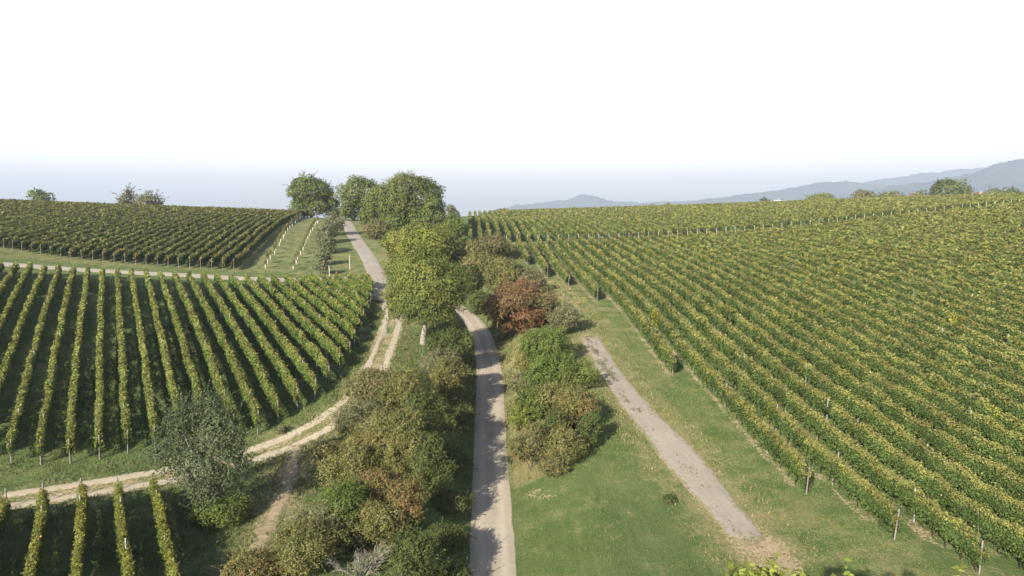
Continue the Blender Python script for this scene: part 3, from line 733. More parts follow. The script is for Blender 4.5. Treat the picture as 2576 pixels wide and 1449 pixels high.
def plant(name, label, cat, p, W, Ht, pal, seed, group=None, hb=0.0, n=9, size=None, trunk=None, wisps=25, cover=1.0, flat=0.8, spread=0.62, bark=(0.10, 0.085, 0.065), lean=(0, 0), blobs=None, rough=0.48, wisp_len=0.35, rmin=0.22, rmax=0.38, mixp=0.35):
    rng = np.random.default_rng(seed); D = np.hypot(p[0], p[1])
    if size is None: size = float(np.clip(0.00125 * D, 0.055, 0.5))
    root = empty(name, tuple(p)); tag(root, label, cat, group)
    if blobs is None: blobs = make_blobs(W, Ht, hb, n, rng, flat, spread, rmin, rmax)
    if lean != (0, 0): blobs = [(b[0] + lean[0] * b[2] / Ht, b[1] + lean[1] * b[2] / Ht, b[2], b[3], b[4]) for b in blobs]
    g = Geo(); crown_geo(g, blobs, pal, size, rng, cover, wisps, rough=rough, low_cut=None if hb > 0 else 0.0, wisp_len=wisp_len, mixp=mixp)
    link('crown' if trunk else 'foliage', g.mesh('crown'), M_LEAF, parent=root)
    g2 = Geo()
    if trunk:
        r0 = trunk; fork = max(hb * 0.85, Ht * 0.16)
        k = np.linspace(0, 1, 6)[:, None]; cur = np.array([lean[0] * 0.3, lean[1] * 0.3, 0]); pts = k * np.array([0, 0, fork]) + cur * k ** 2 + rng.normal(0, r0 * 0.25, (6, 3)) * k; pts[0, 2] = -0.4
        tube(g2, pts, np.linspace(r0 * 1.35, r0 * 0.85, 6), bark, 9)
        for b in blobs[:12]:
            e = np.array(b[:3]); k = np.linspace(0, 1, 6)[:, None]; mid = pts[-1] * (1 - k) + e * k; mid[:, 2] += (np.sin(k * np.pi) * 0.08 * Ht)[:, 0]; mid += rng.normal(0, 0.03 * W, (6, 3)) * np.sin(k * np.pi)
            tube(g2, mid, np.linspace(r0 * 0.6, r0 * 0.12, 6), bark, 6)
        link('trunk', g2.mesh('trunk', smooth=True), M_BARK, parent=root)
    else:
        for _ in range(7):
            b = blobs[rng.integers(len(blobs))]; e = np.array(b[:3]) + rng.normal(0, 0.2, 3) * b[3]; s0 = np.array([e[0] * 0.25, e[1] * 0.25, -0.15]); k = np.linspace(0, 1, 5)[:, None]
            tube(g2, s0 * (1 - k) + e * k + rng.normal(0, 0.05, (5, 3)) * k, np.linspace(0.05, 0.015, 5), bark, 5)
        link('stem', g2.mesh('stem'), M_BARK, parent=root)
    return root

def P_tree(name, label, cat, u, vt, w, pal, seed, vb=None, t=None, ub=None, skirt=0, mound=False, **kw):
    p = place(ub if ub is not None else u, vb, t); W = w * px_m(p) * kw.pop('wf', 1.0)
    if mound:                                           # seen from above: the base pixel is the near edge of the mound
        q = p[:2] * (1 + 0.36 * W / np.hypot(p[0], p[1])); p = np.array([q[0], q[1], float(ground(q[0], q[1]))])
    Ht = max(top_height(p, u, vt) * kw.pop('hf', 1.0), 0.45)
    hbv = kw.pop('vcb', None); hb = kw.pop('hb', 0.0)
    if hbv is not None: hb = max(top_height(p, u, hbv), 0.1)
    ln = kw.pop('lean', (0, 0))
    if skirt:
        rg_ = np.random.default_rng(seed + 5000)
        bl_ = make_blobs(W, Ht, Ht * 0.3, kw.get('n', 9), rg_, 0.8, 0.62, 0.2, 0.36)
        for k_ in range(skirt):
            a_ = k_ * 2 * np.pi / skirt + rg_.random(); r_ = W * rg_.uniform(0.13, 0.2)
            bl_.append((math.cos(a_) * W * 0.36, math.sin(a_) * W * 0.36, Ht * rg_.uniform(0.14, 0.32), r_, min(r_ * 0.9, Ht * 0.16)))
        kw['blobs'] = bl_
    if ub is not None: ln = ((u - ub) * px_m(p), ln[1])
    return plant(name, label, cat, p, W, Ht, pal, seed, hb=hb, lean=ln, **kw)

# crest and roadside trees
P_tree('cherry_tree', 'tall dark loose-crowned tree at the top of the orchard, left of the lane', 'tree', 783, 441, 100, G_WALNUT_D, 11, vb=546, vcb=532, trunk=0.35, n=20, wisps=170, cover=1.15, bark=(0.05, 0.04, 0.032), wisp_len=0.55, rmin=0.2, rmax=0.34, spread=0.7, skirt=7, wf=1.06)
P_tree('cherry_tree', 'smaller darker tree tucked against the tall orchard-top tree', 'tree', 829, 474, 58, G_WALNUT_D, 12, vb=548, trunk=0.2, n=9, wisps=50, skirt=6)
P_tree('walnut_tree', 'broad pale green walnut tree right beside the lane top', 'tree', 908, 447, 108, G_WALNUT_D, 13, t=205, hb=0.6, skirt=8, trunk=0.35, n=12, wisps=40, cover=1.1)
P_tree('walnut_tree', 'olive tree filling the gap between the two crest walnut trees', 'tree', 966, 466, 120, G_WALNUT_D, 14, t=186, hb=0.3, skirt=8, trunk=0.3, n=10, wisps=40, cover=1.1)
P_tree('walnut_tree', 'largest crest walnut tree with a high domed crown', 'tree', 1035, 441, 165, G_WALNUT_D, 15, t=178, hb=0.3, skirt=10, trunk=0.45, n=18, wisps=60, cover=1.15)
P_tree('walnut_tree', 'lower rounded walnut tree on the right shoulder of the crest group', 'tree', 1092, 492, 76, G_WALNUT_D, 16, t=170, hb=0.2, skirt=7, trunk=0.25, n=9, wisps=30, cover=1.1)
P_tree('ash_tree', 'small grey-green tree peeping over the crest right of the walnuts', 'tree', 1137, 514, 40, G_GREY, 17, t=240, hb=1.0, trunk=0.2, n=6, wisps=16)
P_tree('hazel_tree', 'round yellow-green tree at the corner of the far right vineyard', 'tree', 1143, 537, 70, G_GREEN, 18, t=152, hb=0.5, skirt=6, trunk=0.2, n=9, wisps=30, cover=1.1)
P_tree('maple_tree', 'yellow-topped tree behind the big walnut over the hollow', 'tree', 1062, 568, 170, G_YEL, 19, t=122, hb=1.0, skirt=9, trunk=0.3, n=15, wisps=60, cover=1.15)
P_tree('walnut_tree', 'big spreading yellow-green walnut tree overhanging the hollow road', 'tree', 1086, 645, 205, G_WALNUT, 20, vb=866, ub=1064, vcb=806, trunk=0.3, n=22, wisps=80, cover=1.15, bark=(0.30, 0.28, 0.25))
# orchard apple trees
for i_, (u, vt, w, vb) in enumerate([(841, 536, 46, 592), (828, 560, 50, 612), (820, 590, 48, 638), (811, 622, 46, 668), (806, 650, 40, 692)]):
    P_tree('apple_tree', 'young grey-green apple tree, %s down the orchard row beside the lane' % ordinal(i_ + 1), 'tree', u, vt, w * 1.2, G_APPLE, 30 + i_, vb=vb, hb=0.35, trunk=0.09, n=7, wisps=30, cover=0.85, group='apple trees along the lane', wisp_len=0.5)
# grey-green fruit tree at the lower left
p = at(508, 1300); rg = np.random.default_rng(41); bl_ = []
for u, v, r in ((452, 1062, 30), (500, 1042, 34), (545, 1036, 30), (482, 1104, 46), (545, 1096, 48), (424, 1116, 30), (588, 1112, 32), (560, 1160, 48), (500, 1172, 46), (446, 1158, 34), (602, 1172, 32), (590, 1226, 34), (542, 1232, 40), (500, 1236, 32), (528, 1284, 32), (495, 1288, 26), (404, 1140, 20), (570, 1060, 24), (470, 1030, 20), (526, 1012, 20)):
    d = ray(u, v); t_ = p[1] + rg.normal(0, 0.7); q = d * (t_ / d[1]); m_ = t_ / FPX; bl_.append((q[0] - p[0], q[1] - p[1], q[2] + ZC - p[2], r * m_ * 1.05, r * m_ * 1.25))
plant('pear_tree', 'grey-green fruit tree standing on the rutted track edge in the lower left', 'tree', p, 6, 7.5, G_PEAR, 40, hb=1.2, trunk=0.12, size=0.07, wisps=320, cover=0.85, blobs=bl_, bark=(0.28, 0.26, 0.23), wisp_len=1.0, rough=0.55)

SHR = [
 # name, label, u, vtop, w, vbase, palette, seed, kw
 ('thorn_shrub', 'brown-leaved shrub on the bank right of the lane', 950, 553, 56, 606, G_BROWN, 51, {}),
 ('thorn_shrub', 'low green shrub on the cut bank below the crest walnuts', 992, 585, 60, 640, G_GREEN, 52, {}),
 ('hawthorn_shrub', 'brownish shrub at the far tip of the right bank thicket', 1232, 596, 88, 662, G_BROWN, 53, {}),
 ('hawthorn_shrub', 'mid green shrub facing the hollow behind the red bush', 1207, 640, 84, 716, G_OLIVE, 54, {}),
 ('hawthorn_shrub', 'olive shrub behind and above the red-leaved bush', 1272, 655, 104, 742, G_OLIVE, 55, {}),
 ('elder_shrub', 'pale grey-green shrub between red bush and vine posts', 1330, 676, 80, 742, G_GREY, 56, {}),
 ('red_shrub', 'rust-red shrub arching over the bend of the hollow road', 1305, 708, 190, 862, G_RED, 57, dict(wisps=300, n=24, wf=1.0, rough=0.6, wisp_len=0.75, flat=0.6, spread=0.78, rmin=0.16, rmax=0.26)),
 ('hawthorn_shrub', 'brown-tinged shrub leaning on the right side of the red-leaved bush', 1372, 722, 92, 822, G_BROWN, 97, dict(wisps=90)),
 ('blackthorn_shrub', 'grey-brown twiggy shrub right of the red-leaved bush', 1412, 764, 84, 850, G_GREY, 58, dict(wisps=70)),
 ('bramble_shrub', 'yellow-green bramble mound below the grey-brown shrub', 1382, 828, 140, 935, G_GREEN, 59, {}),
 ('bramble_shrub', 'bright green bramble patch beside the top of the concrete path', 1405, 895, 165, 1005, G_GREEN, 60, dict(n=12)),
 ('bramble_shrub', 'low green shrub on the road side of the bramble patch', 1345, 975, 110, 1068, G_GREEN, 61, {}),
 ('bramble_shrub', 'olive bramble mound halfway down the right bank thicket', 1440, 985, 130, 1092, G_OLIVE, 62, {}),
 ('dogwood_shrub', 'brown-red tinged shrub at the lower end of the right thicket', 1345, 1060, 105, 1195, G_BROWN, 63, dict(wisps=60)),
 ('juniper_shrub', 'dark green upright shrub on the right edge of the thicket', 1483, 1035, 66, 1140, G_DARK, 64, dict(wisps=60, wisp_len=0.6)),
 ('dogwood_shrub', 'olive-brown shrub in the middle of the lower right thicket', 1420, 1075, 110, 1182, G_OLIVE, 65, {}),
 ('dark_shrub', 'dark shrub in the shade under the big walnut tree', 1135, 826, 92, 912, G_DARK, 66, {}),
 ('blackthorn_shrub', 'pale grassy shrub below the walnut trunk on the left bank', 1108, 880, 95, 968, G_GREY, 67, dict(wisps=60)),
 ('hawthorn_shrub', 'green shrub hanging over the left road edge below the walnut', 1128, 900, 80, 1015, G_OLIVE, 68, {}),
 ('blackthorn_shrub', 'grey-brown shrub hiding the bend of the rutted track', 945, 932, 128, 1045, G_BROWN, 69, dict(wisps=80)),
 ('hawthorn_shrub', 'yellow-green shrub right of the grey-brown one at the track bend', 1030, 968, 120, 1085, G_OLIVE, 70, {}),
 ('privet_shrub', 'wide pale olive shrub at the inner corner of the track', 915, 1018, 130, 1112, G_GREY, 71, {}),
 ('hawthorn_shrub', 'dark green shrub above the shaded left road bank', 1082, 1025, 105, 1150, G_DARK, 72, {}),
 ('privet_shrub', 'broad light olive shrub in the middle of the left thicket', 905, 1085, 185, 1235, G_OLIVE, 73, dict(n=13, wisps=70)),
 ('hawthorn_shrub', 'grey-flecked olive shrub in the heart of the left thicket', 1005, 1085, 150, 1240, G_OLIVE, 74, dict(n=11, wisps=60)),
 ('hawthorn_shrub', 'deep green shrub at the road side of the left thicket', 1080, 1140, 100, 1265, G_DARK, 75, dict(wisps=50)),
 ('rust_shrub', 'rust-brown shrub low in the left thicket', 955, 1180, 120, 1310, G_RUST, 76, dict(wisps=60)),
 ('privet_shrub', 'leafy green shrub on the path side of the rust-brown shrub', 870, 1220, 150, 1365, G_GREEN, 77, dict(n=11)),
 ('rust_shrub', 'reddish-brown shrub overhanging the dark hollow near the bottom edge', 1015, 1245, 100, 1365, G_RUST, 78, dict(wisps=60)),
 ('privet_shrub', 'olive green shrub at the bottom edge beside the sandy branch path', 765, 1330, 170, 1480, G_OLIVE, 79, dict(n=12, wisps=60)),
 ('privet_shrub', 'low pale green shrub at the bottom edge left of the olive one', 640, 1402, 150, 1500, G_OLIVE, 80, {}),
 ('dark_shrub', 'shaded dark shrub in the hollow at the bottom edge', 1050, 1345, 130, 1490, G_DARK, 81, {}),
 ('hawthorn_shrub', 'olive shrub closing the hollow behind the big walnut', 1175, 610, 80, 690, G_OLIVE, 85, {}),
 ('hawthorn_shrub', 'dark shrub in the mouth of the hollow above the road bend', 1178, 668, 62, 760, G_DARK, 86, {}),
 ('hawthorn_shrub', 'pale olive shrub filling the left thicket beside the track corner', 965, 1040, 120, 1150, G_OLIVE, 87, {}),
 ('hawthorn_shrub', 'green shrub deep in the left thicket above the dead grey bush', 945, 1270, 130, 1395, G_OLIVE, 88, {}),
 ('privet_shrub', 'light olive shrub on the slope right of the sandy branch path', 815, 1265, 130, 1390, G_GREY, 89, {}),
 ('bramble_shrub', 'low olive mound next to the road below the bramble patch', 1322, 1100, 90, 1170, G_OLIVE, 91, {}),
 ('bramble_shrub', 'last low mound of the right thicket above the meadow', 1398, 1150, 85, 1212, G_BROWN, 92, {}),
 ('bramble_shrub', 'yellow-olive mound on the bank just under the red bush', 1330, 870, 90, 940, G_OLIVE, 93, {}),
 ('hawthorn_shrub', 'dark green shrub on the road bank left of the red-leaved bush', 1212, 735, 66, 800, G_DARK, 116, {}),
 ('bramble_shrub', 'yellowish mound joining the two halves of the right thicket', 1400, 965, 150, 1045, G_OLIVE, 111, {}),
 ('hawthorn_shrub', 'dark sapling shrub standing up in the lower right thicket', 1392, 1030, 70, 1150, G_DARK, 112, dict(wisps=160)),
 ('bramble_shrub', 'thin yellow-green growth on the road edge of the right thicket', 1312, 1020, 70, 1090, G_YEL, 113, {}),
 ('bramble_shrub', 'pale growth at the upper road edge of the bramble mounds', 1318, 940, 80, 1000, G_GREY, 114, {}),
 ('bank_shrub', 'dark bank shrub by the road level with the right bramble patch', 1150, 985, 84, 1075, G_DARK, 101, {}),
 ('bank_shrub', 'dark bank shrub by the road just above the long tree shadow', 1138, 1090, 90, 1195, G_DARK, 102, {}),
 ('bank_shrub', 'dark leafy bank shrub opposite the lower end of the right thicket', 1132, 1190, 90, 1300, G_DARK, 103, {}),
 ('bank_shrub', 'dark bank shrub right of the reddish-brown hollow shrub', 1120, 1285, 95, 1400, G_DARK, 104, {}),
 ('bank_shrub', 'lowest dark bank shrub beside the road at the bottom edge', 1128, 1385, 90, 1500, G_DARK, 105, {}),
 ('tall_weed', 'bright green weed clump at the foot of the grey-green fruit tree', 565, 1252, 130, 1330, G_GREEN, 82, dict(wisps=60)),
 ('tall_weed', 'small dark weed clump alone in the mown right meadow', 1683, 1246, 42, 1276, G_DARK, 83, dict(n=5, wisps=14)),
 ('tall_weed', 'pale weed tuft at a vine row end by the rutted track', 710, 1068, 26, 1094, G_GREY, 84, dict(n=4, wisps=14)),
]
for nm, lab, u, vt, w, vb, pal, sd_i, kw in SHR:
    k2 = dict(n=20, wisps=130, cover=1.0, flat=0.8, wf=1.28, rough=0.6, mound=True, rmin=0.13, rmax=0.30, spread=0.74, mixp=0.5, wisp_len=0.6); k2['wf'] = 1.04 if u > 1290 else 1.28
    if nm == 'bank_shrub': k2['hf'] = 0.45  # dark-leaved shrubs added low on the bank to deepen its shade
    elif 980 < u < 1095 and 1080 < vb < 1380: k2['hf'] = 1.45
    k2.update(kw)
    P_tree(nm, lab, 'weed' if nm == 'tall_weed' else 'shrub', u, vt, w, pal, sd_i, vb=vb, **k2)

# bushes along the skyline
CR = [
 ('skyline_bush', 'round dark bush on the skyline at the far left', 110, 477, 68, 300, G_WALNUT_D, {}),
 ('skyline_bush', 'tall wispy bush end standing on the left skyline', 330, 474, 52, 285, G_GREY, dict(wisps=70, wisp_len=0.9)),
 ('skyline_bush', 'low wispy bush right of the tall wispy one on the left skyline', 380, 486, 70, 285, G_GREY, dict(wisps=70, wisp_len=0.7)),
 ('skyline_bush', 'tiny low bush on the skyline below the mountain at its left foot', 1262, 526, 38, 365, G_OLIVE, {}),
 ('skyline_bush', 'tiny pale bush on the skyline under the mountain peak', 1440, 522, 30, 365, G_YEL, {}),
 ('skyline_bush', 'tiny dark bush on the skyline right of the mountain peak', 1637, 513, 12, 400, G_DARK, {}),
 ('skyline_bush', 'small brown bush beside the tiny dark one on the skyline', 1675, 510, 26, 400, G_BROWN, {}),
 ('skyline_bush', 'dark round bush left of the white farmhouse', 1921, 497, 28, 400, G_DARK, {}),
 ('skyline_hedge', 'yellow-green hedge right of the white farmhouse', 2068, 488, 78, 385, G_YEL, {}),
 ('skyline_hedge', 'green hedge left of the big round skyline tree', 2160, 480, 66, 385, G_OLIVE, {}),
 ('skyline_hedge', 'pale low hedge joined to the green skyline hedge', 2235, 484, 70, 385, G_YEL, {}),
 ('skyline_hedge', 'low green hedge touching the big round skyline tree', 2300, 481, 52, 385, G_OLIVE, {}),
 ('round_tree', 'big round green tree on the right skyline', 2381, 452, 96, 375, G_WALNUT_D, dict(n=14)),
 ('skyline_hedge', 'grey-green wood edge at the far right of the skyline', 2490, 472, 70, 420, G_WALNUT_D, {}),
 ('skyline_hedge', 'outermost grey-green wood edge at the right picture border', 2542, 474, 70, 420, G_WALNUT_D, {}),
]
for i_, (nm, lab, u, vt, w, t, pal, kw) in enumerate(CR):
    k2 = dict(n=7, wisps=16, cover=1.0, hb=0.2); k2.update(kw)
    if nm == 'round_tree': k2['trunk'] = 0.35
    P_tree(nm, lab, {'round_tree': 'tree', 'skyline_hedge': 'hedge'}.get(nm, 'bush'), u, vt, w, pal, 120 + i_, t=t, **k2)

# dead grey bush at the bottom edge
p = at(905, 1452); root = empty('dead_bush', tuple(p)); tag(root, 'bare grey dead bush of bleached twigs at the bottom edge', 'dead bush')
g = Geo(); rg = np.random.default_rng(90); g1 = Geo()
def twig(g, p0, v, ln, r, depth):
    k = np.linspace(0, 1, 5)[:, None]; bend = rg.normal(0, 0.3, 3); pts = p0 + v * k * ln + bend * k ** 2 * ln * 0.5
    tube(g, pts, np.linspace(r, r * 0.55, 5), np.array([0.33, 0.30, 0.26]) * rg.uniform(0.8, 1.15), 4)
    if depth:
        for _ in range(4):
            f = rg.uniform(0.3, 1.0); q = pts[min(int(f * 4), 4)]; twig(g, q, norm(v + rg.normal(0, 0.55, 3) + [0, 0, 0.1]), ln * rg.uniform(0.45, 0.75), r * 0.6, depth - 1)
for _ in range(7):
    twig(g, rg.normal(0, 0.12, 3) * [1, 1, 0] - [0, 0, 0.2], norm(np.array([rg.normal(0, 0.7), rg.normal(0, 0.6), 1.0])), rg.uniform(1.1, 1.7), 0.035, 3)
link('stem', g.mesh('stem'), M_BARK, parent=root)

# walnut tree whose top just reaches into the bottom right of the picture
p = np.array([3.4, 11.5, float(ground(3.4, 11.5))]); TB = ZC - p[2]
def bl(u, v, t, r): d = ray(u, v); q = d * (t / d[1]); return (q[0] - p[0], q[1] - p[1], q[2] + TB, r, r * 0.85)
blobs = [bl(1882, 1472, 13, 0.40), bl(1922, 1474, 13.2, 0.42), bl(1900, 1490, 12.8, 0.45), bl(2008, 1474, 13, 0.30), bl(2110, 1500, 13, 0.4), bl(2430, 1474, 12.6, 0.28), bl(2300, 1540, 12.5, 0.6), bl(1960, 1600, 12.5, 1.0), bl(2100, 1700, 12, 1.4), bl(1800, 1750, 12, 1.3), bl(1500, 1850, 12, 1.2), bl(1900, 1900, 11.5, 1.8)]
plant('walnut_tree', 'nearest walnut tree, only its bright leafy top reaching into the bottom edge', 'tree', p, 5, TB - 6.5, [((0.16, 0.20, 0.035), 2), ((0.20, 0.22, 0.05), 2), ((0.11, 0.15, 0.03), 1)], 95, hb=3.0, trunk=0.22, size=0.09, wisps=40, cover=0.8, blobs=blobs)

# orchard saplings with white guards
def sapling(label, p, seed):
    rng = np.random.default_rng(seed); root = empty('sapling', tuple(p)); tag(root, label, 'young tree', 'orchard saplings in white guards')
    g = Geo(); h = rng.uniform(1.5, 2.1); tube(g, np.array([(0, 0, -0.2), (0.02, 0, 0.7), (rng.normal(0, 0.05), rng.normal(0, 0.05), h)]), [0.03, 0.025, 0.012], (0.12, 0.09, 0.06), 5); link('stem', g.mesh('stem'), M_BARK, parent=root)
    g = Geo(); m = 110; v = norm(rng.normal(0, 1, (m, 3))); C = np.array([0, 0, h * 0.82]) + v * np.array([0.36, 0.36, 0.55]) * rng.uniform(0.4, 1.1, (m, 1))
    leaves(g, C, v, np.full(m, 0.11), pick(G_OLIVE, m, rng) * rng.uniform(0.8, 1.2, (m, 1)), rng); link('foliage', g.mesh('foliage'), M_LEAF, parent=root)
    g = Geo(); k = 8; a = np.arange(k) * 2 * np.pi / k; r = 0.065; hh = rng.uniform(0.6, 0.85)
    V = np.array([(r * math.cos(t), r * math.sin(t), z) for z in (-0.05, hh * 0.5, hh) for t in a]); V = np.concatenate([V, V * [0.82, 0.82, 1] + [0, 0, 0]])
    Q = [(l * k + j, l * k + (j + 1) % k, (l + 1) * k + (j + 1) % k, (l + 1) * k + j) for l in range(2) for j in range(k)]
    Q += [(3 * k + b, 3 * k + a_, 3 * k + d_, 3 * k + c_) for (a_, b, c_, d_) in Q[:2 * k]] + [(2 * k + j, 2 * k + (j + 1) % k, 5 * k + (j + 1) % k, 5 * k + j) for j in range(k)]
    g.add(V, Q=Q, c=(0.52, 0.51, 0.47)); link('guard', g.mesh('guard'), M_PAINT, parent=root)
for nm, a, b, m in (('left', (667, 676), (756, 552), 19), ('right', (739, 678), (800, 560), 16)):
    A_ = at(*a); B_ = at(*b)
    for i_ in range(m):
        f = i_ / (m - 1.0); q = A_ + (B_ - A_) * f; q = q + [RNG.normal(0, 0.15), RNG.normal(0, 0.3), 0]; q[2] = float(ground(q[0], q[1]))
        sapling('thin sapling in a white guard, %s uphill in the %s orchard line' % (ordinal(i_ + 1), 'vineyard-side' if nm == 'left' else 'lane-side'), q, 900 + i_ + (50 if nm == 'right' else 0))
# lone stakes
for (u, v, lab) in ((880, 678, 'slim white stake alone in the grass left of the lane'), (829, 706, 'slim pale stake at the top edge of the lower left vineyard')):
    q = at(u, v); g = Geo(); tube(g, np.array([(0, 0, -0.2), (0.01, 0, 1.2), (0, 0.02, 2.5)]), 0.05, (0.6, 0.57, 0.5), 6); box(g, -0.07, 0.07, -0.07, 0.07, 2.5, 2.54, (0.5, 0.48, 0.42))
    tag(link('stake', g.mesh('stake'), M_PAINT, loc=tuple(q)), lab, 'stake')

# far buildings behind the crest
def house(label, u, vt, t, w, dpt, wall, roofc, rot, seed):
    p = place(u, None, t); H = top_height(p, u, vt); root = empty('farmhouse', tuple(p)); root.rotation_euler = (0, 0, rot); tag(root, label, 'house')
    hw, hd = w / 2, dpt / 2; e = H - w * 0.28
    g = Geo(); box(g, -hw, hw, -hd, hd, -1, e, wall); g.add([(-hw, -hd, e), (hw, -hd, e), (0, -hd, H - 0.1), (-hw, hd, e), (hw, hd, e), (0, hd, H - 0.1)], T=[(0, 1, 2), (4, 3, 5)], c=wall)
    link('wall', g.mesh('wall'), M_PAINT, parent=root)
    g = Geo(); o_ = 0.35
    for s_ in (-1, 1):
        V = [(s_ * (hw + o_), -hd - o_, e - 0.15), (0, -hd - o_, H), (0, hd + o_, H), (s_ * (hw + o_), hd + o_, e - 0.15)]; V += [(x, y, z + 0.18) for x, y, z in V]
        g.add(V, Q=[(0, 1, 2, 3), (4, 7, 6, 5), (0, 4, 5, 1), (1, 5, 6, 2), (2, 6, 7, 3), (3, 7, 4, 0)], c=roofc)
    rf = link('roof', g.mesh('roof'), M_PAINT, parent=root)
    g = Geo(); box(g, hw * 0.3, hw * 0.3 + 0.6, -0.3, 0.3, H - 1.5, H + 0.5, wall); link('chimney', g.mesh('chimney'), M_PAINT, parent=rf)
    for x in (-hw * 0.5, hw * 0.5):
        g = Geo(); box(g, x - 0.5, x + 0.5, -hd - 0.06, -hd + 0.02, e - 1.9, e - 0.6, (0.06, 0.07, 0.08)); link('window', g.mesh('window'), M_PAINT, parent=root)
house('white farmhouse half sunk behind the right vineyard crest', 1955, 502, 430, 4.5, 5.0, (0.75, 0.74, 0.72), (0.62, 0.58, 0.55), 1.3, 1)
house('house with a pinkish roof showing beside the big round skyline tree', 2456, 484, 430, 3.5, 4.5, (0.6, 0.55, 0.5), (0.50, 0.27, 0.19), 0.2, 2)

# ------------------------------------------------------------------ grass
def grass(name, label, region, n, h, cols, seed, avoid, near=None):
    rng = np.random.default_rng(seed); X = rng.uniform(region[0], region[1], n); Y = rng.uniform(region[2], region[3], n)
    cl = fbm(X * 0.5, Y * 0.5); keep = (rng.random(n) < np.clip((cl - 0.25) * 2.2, 0.05, 1)) & (np.abs(X / np.maximum(Y, 1)) < 0.83)
    for P, w in avoid: keep &= pdist(X, Y, P) > w
    sdv = np.abs(road_coord(X, Y)[0]); keep &= sdv > 1.6
    if near is not None:
        nk = (sdv < 4.2) & (Y > 52) & (Y < 130)
        for P, w in near: nk |= pdist(X, Y, P) < w
        keep &= nk
    X = X[keep]; Y = Y[keep]; m = len(X); Z = ground(X, Y); D = np.hypot(X, Y)
    hh = h * rng.uniform(0.5, 1.5, m) * (0.6 + 0.8 * fbm(X * 0.2 + 9, Y * 0.2)); w = 0.00065 * D * rng.uniform(0.6, 1.4, m)
    ang = rng.uniform(0, np.pi, m); lean = rng.normal(0, 0.45, (m, 2)) * hh[:, None]
    dx = np.cos(ang) * w; dy = np.sin(ang) * w
    V = np.stack([np.stack([X - dx, Y - dy, Z - 0.03], 1), np.stack([X + dx, Y + dy, Z - 0.03], 1), np.stack([X + lean[:, 0], Y + lean[:, 1], Z + hh], 1)], 1).reshape(-1, 3)
    c = np.array([q for q in cols])[rng.integers(len(cols), size=m)] * rng.uniform(0.7, 1.3, (m, 1))
    me = np_mesh(name, V, np.arange(m * 3).reshape(-1, 3), np.repeat(c, 3, axis=0))
    return tag(link(name, me, M_LEAF), label, kind='stuff')
PC = 0.5 * (P_CONC_L + P_CONC_R); av = [(PC, 1.25), (P_TRACKL, 1.2), (P_BRANCH, 0.45)]
grass('grass', 'short green grass of the right meadow and verge', (-1, 24, 34, 92), 150000, 0.10, [(0.095, 0.145, 0.042), (0.12, 0.165, 0.055), (0.14, 0.165, 0.065), (0.085, 0.13, 0.038)], 1, av)
grass('grass', 'rough grass along the left tracks and banks', (-42, 0, 36, 100), 170000, 0.19, [(0.075, 0.112, 0.03), (0.10, 0.13, 0.042), (0.16, 0.15, 0.07), (0.06, 0.09, 0.026)], 2, av)
grass('dry_grass', 'dry straw grass along the banks and path edges', (-16, 22, 36, 125), 110000, 0.17, [(0.24, 0.21, 0.10), (0.30, 0.26, 0.13), (0.17, 0.17, 0.07)], 3, av, near=[(PC, 3.6), (P_TRACKL, 3.2), (P_BRANCH, 2.4), (P_RUT_UP, 3.0)])

def weeds():
    rng = np.random.default_rng(44); Pm = resample(PC[:, :2], 0.2); k = rng.integers(len(Pm), size=9000); q = Pm[k] + rng.normal(0, 0.38, (9000, 2))
    den = fbm(q[:, 0] * 0.8, q[:, 1] * 0.5); keep = (rng.random(9000) < np.clip((den - 0.5) * 5, 0, 1) * np.interp(q[:, 1], [48, 62], [0.15, 1])); q = q[keep]; m = len(q)
    z = ground(q[:, 0], q[:, 1]) + 0.05; a = rng.uniform(0, np.pi, m); w = 0.06; h = rng.uniform(0.04, 0.16, m)
    V = np.stack([np.stack([q[:, 0] - np.cos(a) * w, q[:, 1] - np.sin(a) * w, z], 1), np.stack([q[:, 0] + np.cos(a) * w, q[:, 1] + np.sin(a) * w, z], 1), np.stack([q[:, 0], q[:, 1] + rng.normal(0, 0.05, m), z + h], 1)], 1).reshape(-1, 3)
    c = np.array([(0.13, 0.12, 0.06), (0.16, 0.13, 0.08), (0.09, 0.10, 0.04)])[rng.integers(3, size=m)]
    tag(link('weeds', np_mesh('weeds', V, np.arange(m * 3).reshape(-1, 3), np.repeat(c, 3, axis=0)), M_LEAF), 'withered weeds in the cracks of the concrete path', kind='stuff')
weeds()

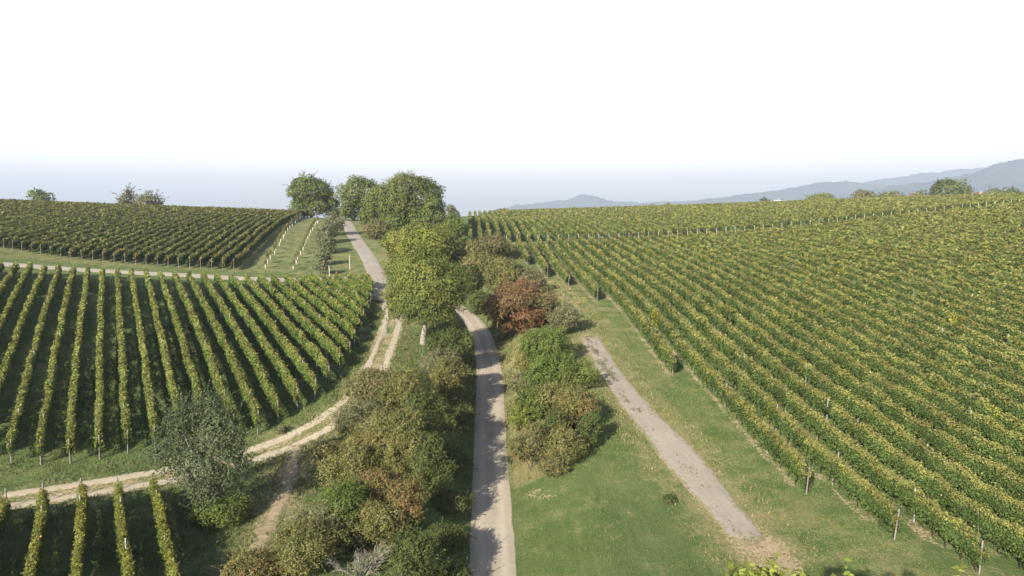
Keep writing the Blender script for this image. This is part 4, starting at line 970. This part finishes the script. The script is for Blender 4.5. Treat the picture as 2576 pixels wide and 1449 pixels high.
# ------------------------------------------------------------------ far hills
def ridge(name, label, pts, dist, depth, seed):
    pts = np.array(pts, float); us = np.linspace(pts[0, 0], pts[-1, 0], 420); vs = np.interp(us, pts[:, 0], pts[:, 1])
    vs = vs + (fbm(us * 0.03 + seed, us * 0 + seed) - 0.5) * 9 + (fbm(us * 0.11 + seed, us * 0 + 5) - 0.5) * 5
    R = []
    prof = [(-1.0, 0.0), (-0.72, 0.3), (-0.45, 0.62), (-0.2, 0.88), (0.0, 1.0), (0.3, 0.8), (0.7, 0.35), (1.0, 0.0)]
    for u, v in zip(us, vs):
        d = ray(u, v); q = d * (dist / d[1]); top = q[2] + ZC
        for a, b in prof:
            k = 0 if a == 0 else (fbm(np.array([u * 0.02 + a * 3 + seed]), np.array([a * 5.0]))[0] - 0.5) * 0.3 * top
            R.append((q[0] * (1 + a * depth / dist), dist + a * depth, -40 + (top + 40) * b + (k if 0 < b < 1 else 0)))
    m = len(prof); i = np.arange(len(us) - 1)[:, None] * m + np.arange(m - 1)[None]
    me = np_mesh(name, np.array(R), np.stack([i, i + 1, i + m + 1, i + m], -1).reshape(-1, 4), smooth=True)
    tag(link(name, me, M_HILL), label, kind='structure')
ridge('hills', 'nearest blue wooded mountain at the right edge', [(1980, 535), (2060, 512), (2120, 497), (2180, 480), (2250, 466), (2330, 458), (2400, 446), (2450, 433), (2500, 416), (2540, 404), (2580, 400), (2680, 402), (2800, 420), (2950, 470)], 4500, 800, 3)
ridge('hills', 'blue ridge with twin humps right of centre', [(1560, 530), (1650, 517), (1750, 505), (1850, 492), (1950, 478), (2010, 467), (2060, 460), (2120, 457), (2170, 460), (2230, 466), (2320, 478), (2450, 500), (2600, 520)], 5600, 800, 8)
ridge('hills', 'faint farthest ridge behind the right mountains', [(1700, 520), (1850, 500), (2000, 478), (2150, 462), (2250, 448), (2320, 436), (2400, 426), (2480, 420), (2600, 430), (2750, 460), (2900, 500)], 6800, 600, 12)
ridge('hills', 'faint low mountain with a small peak near the centre', [(1180, 545), (1250, 528), (1300, 516), (1360, 508), (1420, 503), (1450, 495), (1480, 490), (1510, 496), (1545, 507), (1600, 512), (1680, 505), (1760, 508), (1850, 515), (1950, 530)], 6300, 600, 17)

# ------------------------------------------------------------------ haze
hm = new_mat('haze'); t = NT(hm); pv = t.node('ShaderNodeVolumePrincipled'); ho = t.node('ShaderNodeOutputMaterial')
pv.inputs['Color'].default_value = (0.53, 0.63, 0.82, 1); pv.inputs['Density'].default_value = 0.00020; pv.inputs['Anisotropy'].default_value = 0.0
t.l.new(pv.outputs[0], ho.inputs['Volume'])
g = Geo(); box(g, -8900, 10800, -590, 11300, -50, 530, (1, 1, 1))
tag(link('haze', g.mesh('haze'), hm), 'thin pale summer haze over the whole valley', kind='stuff')
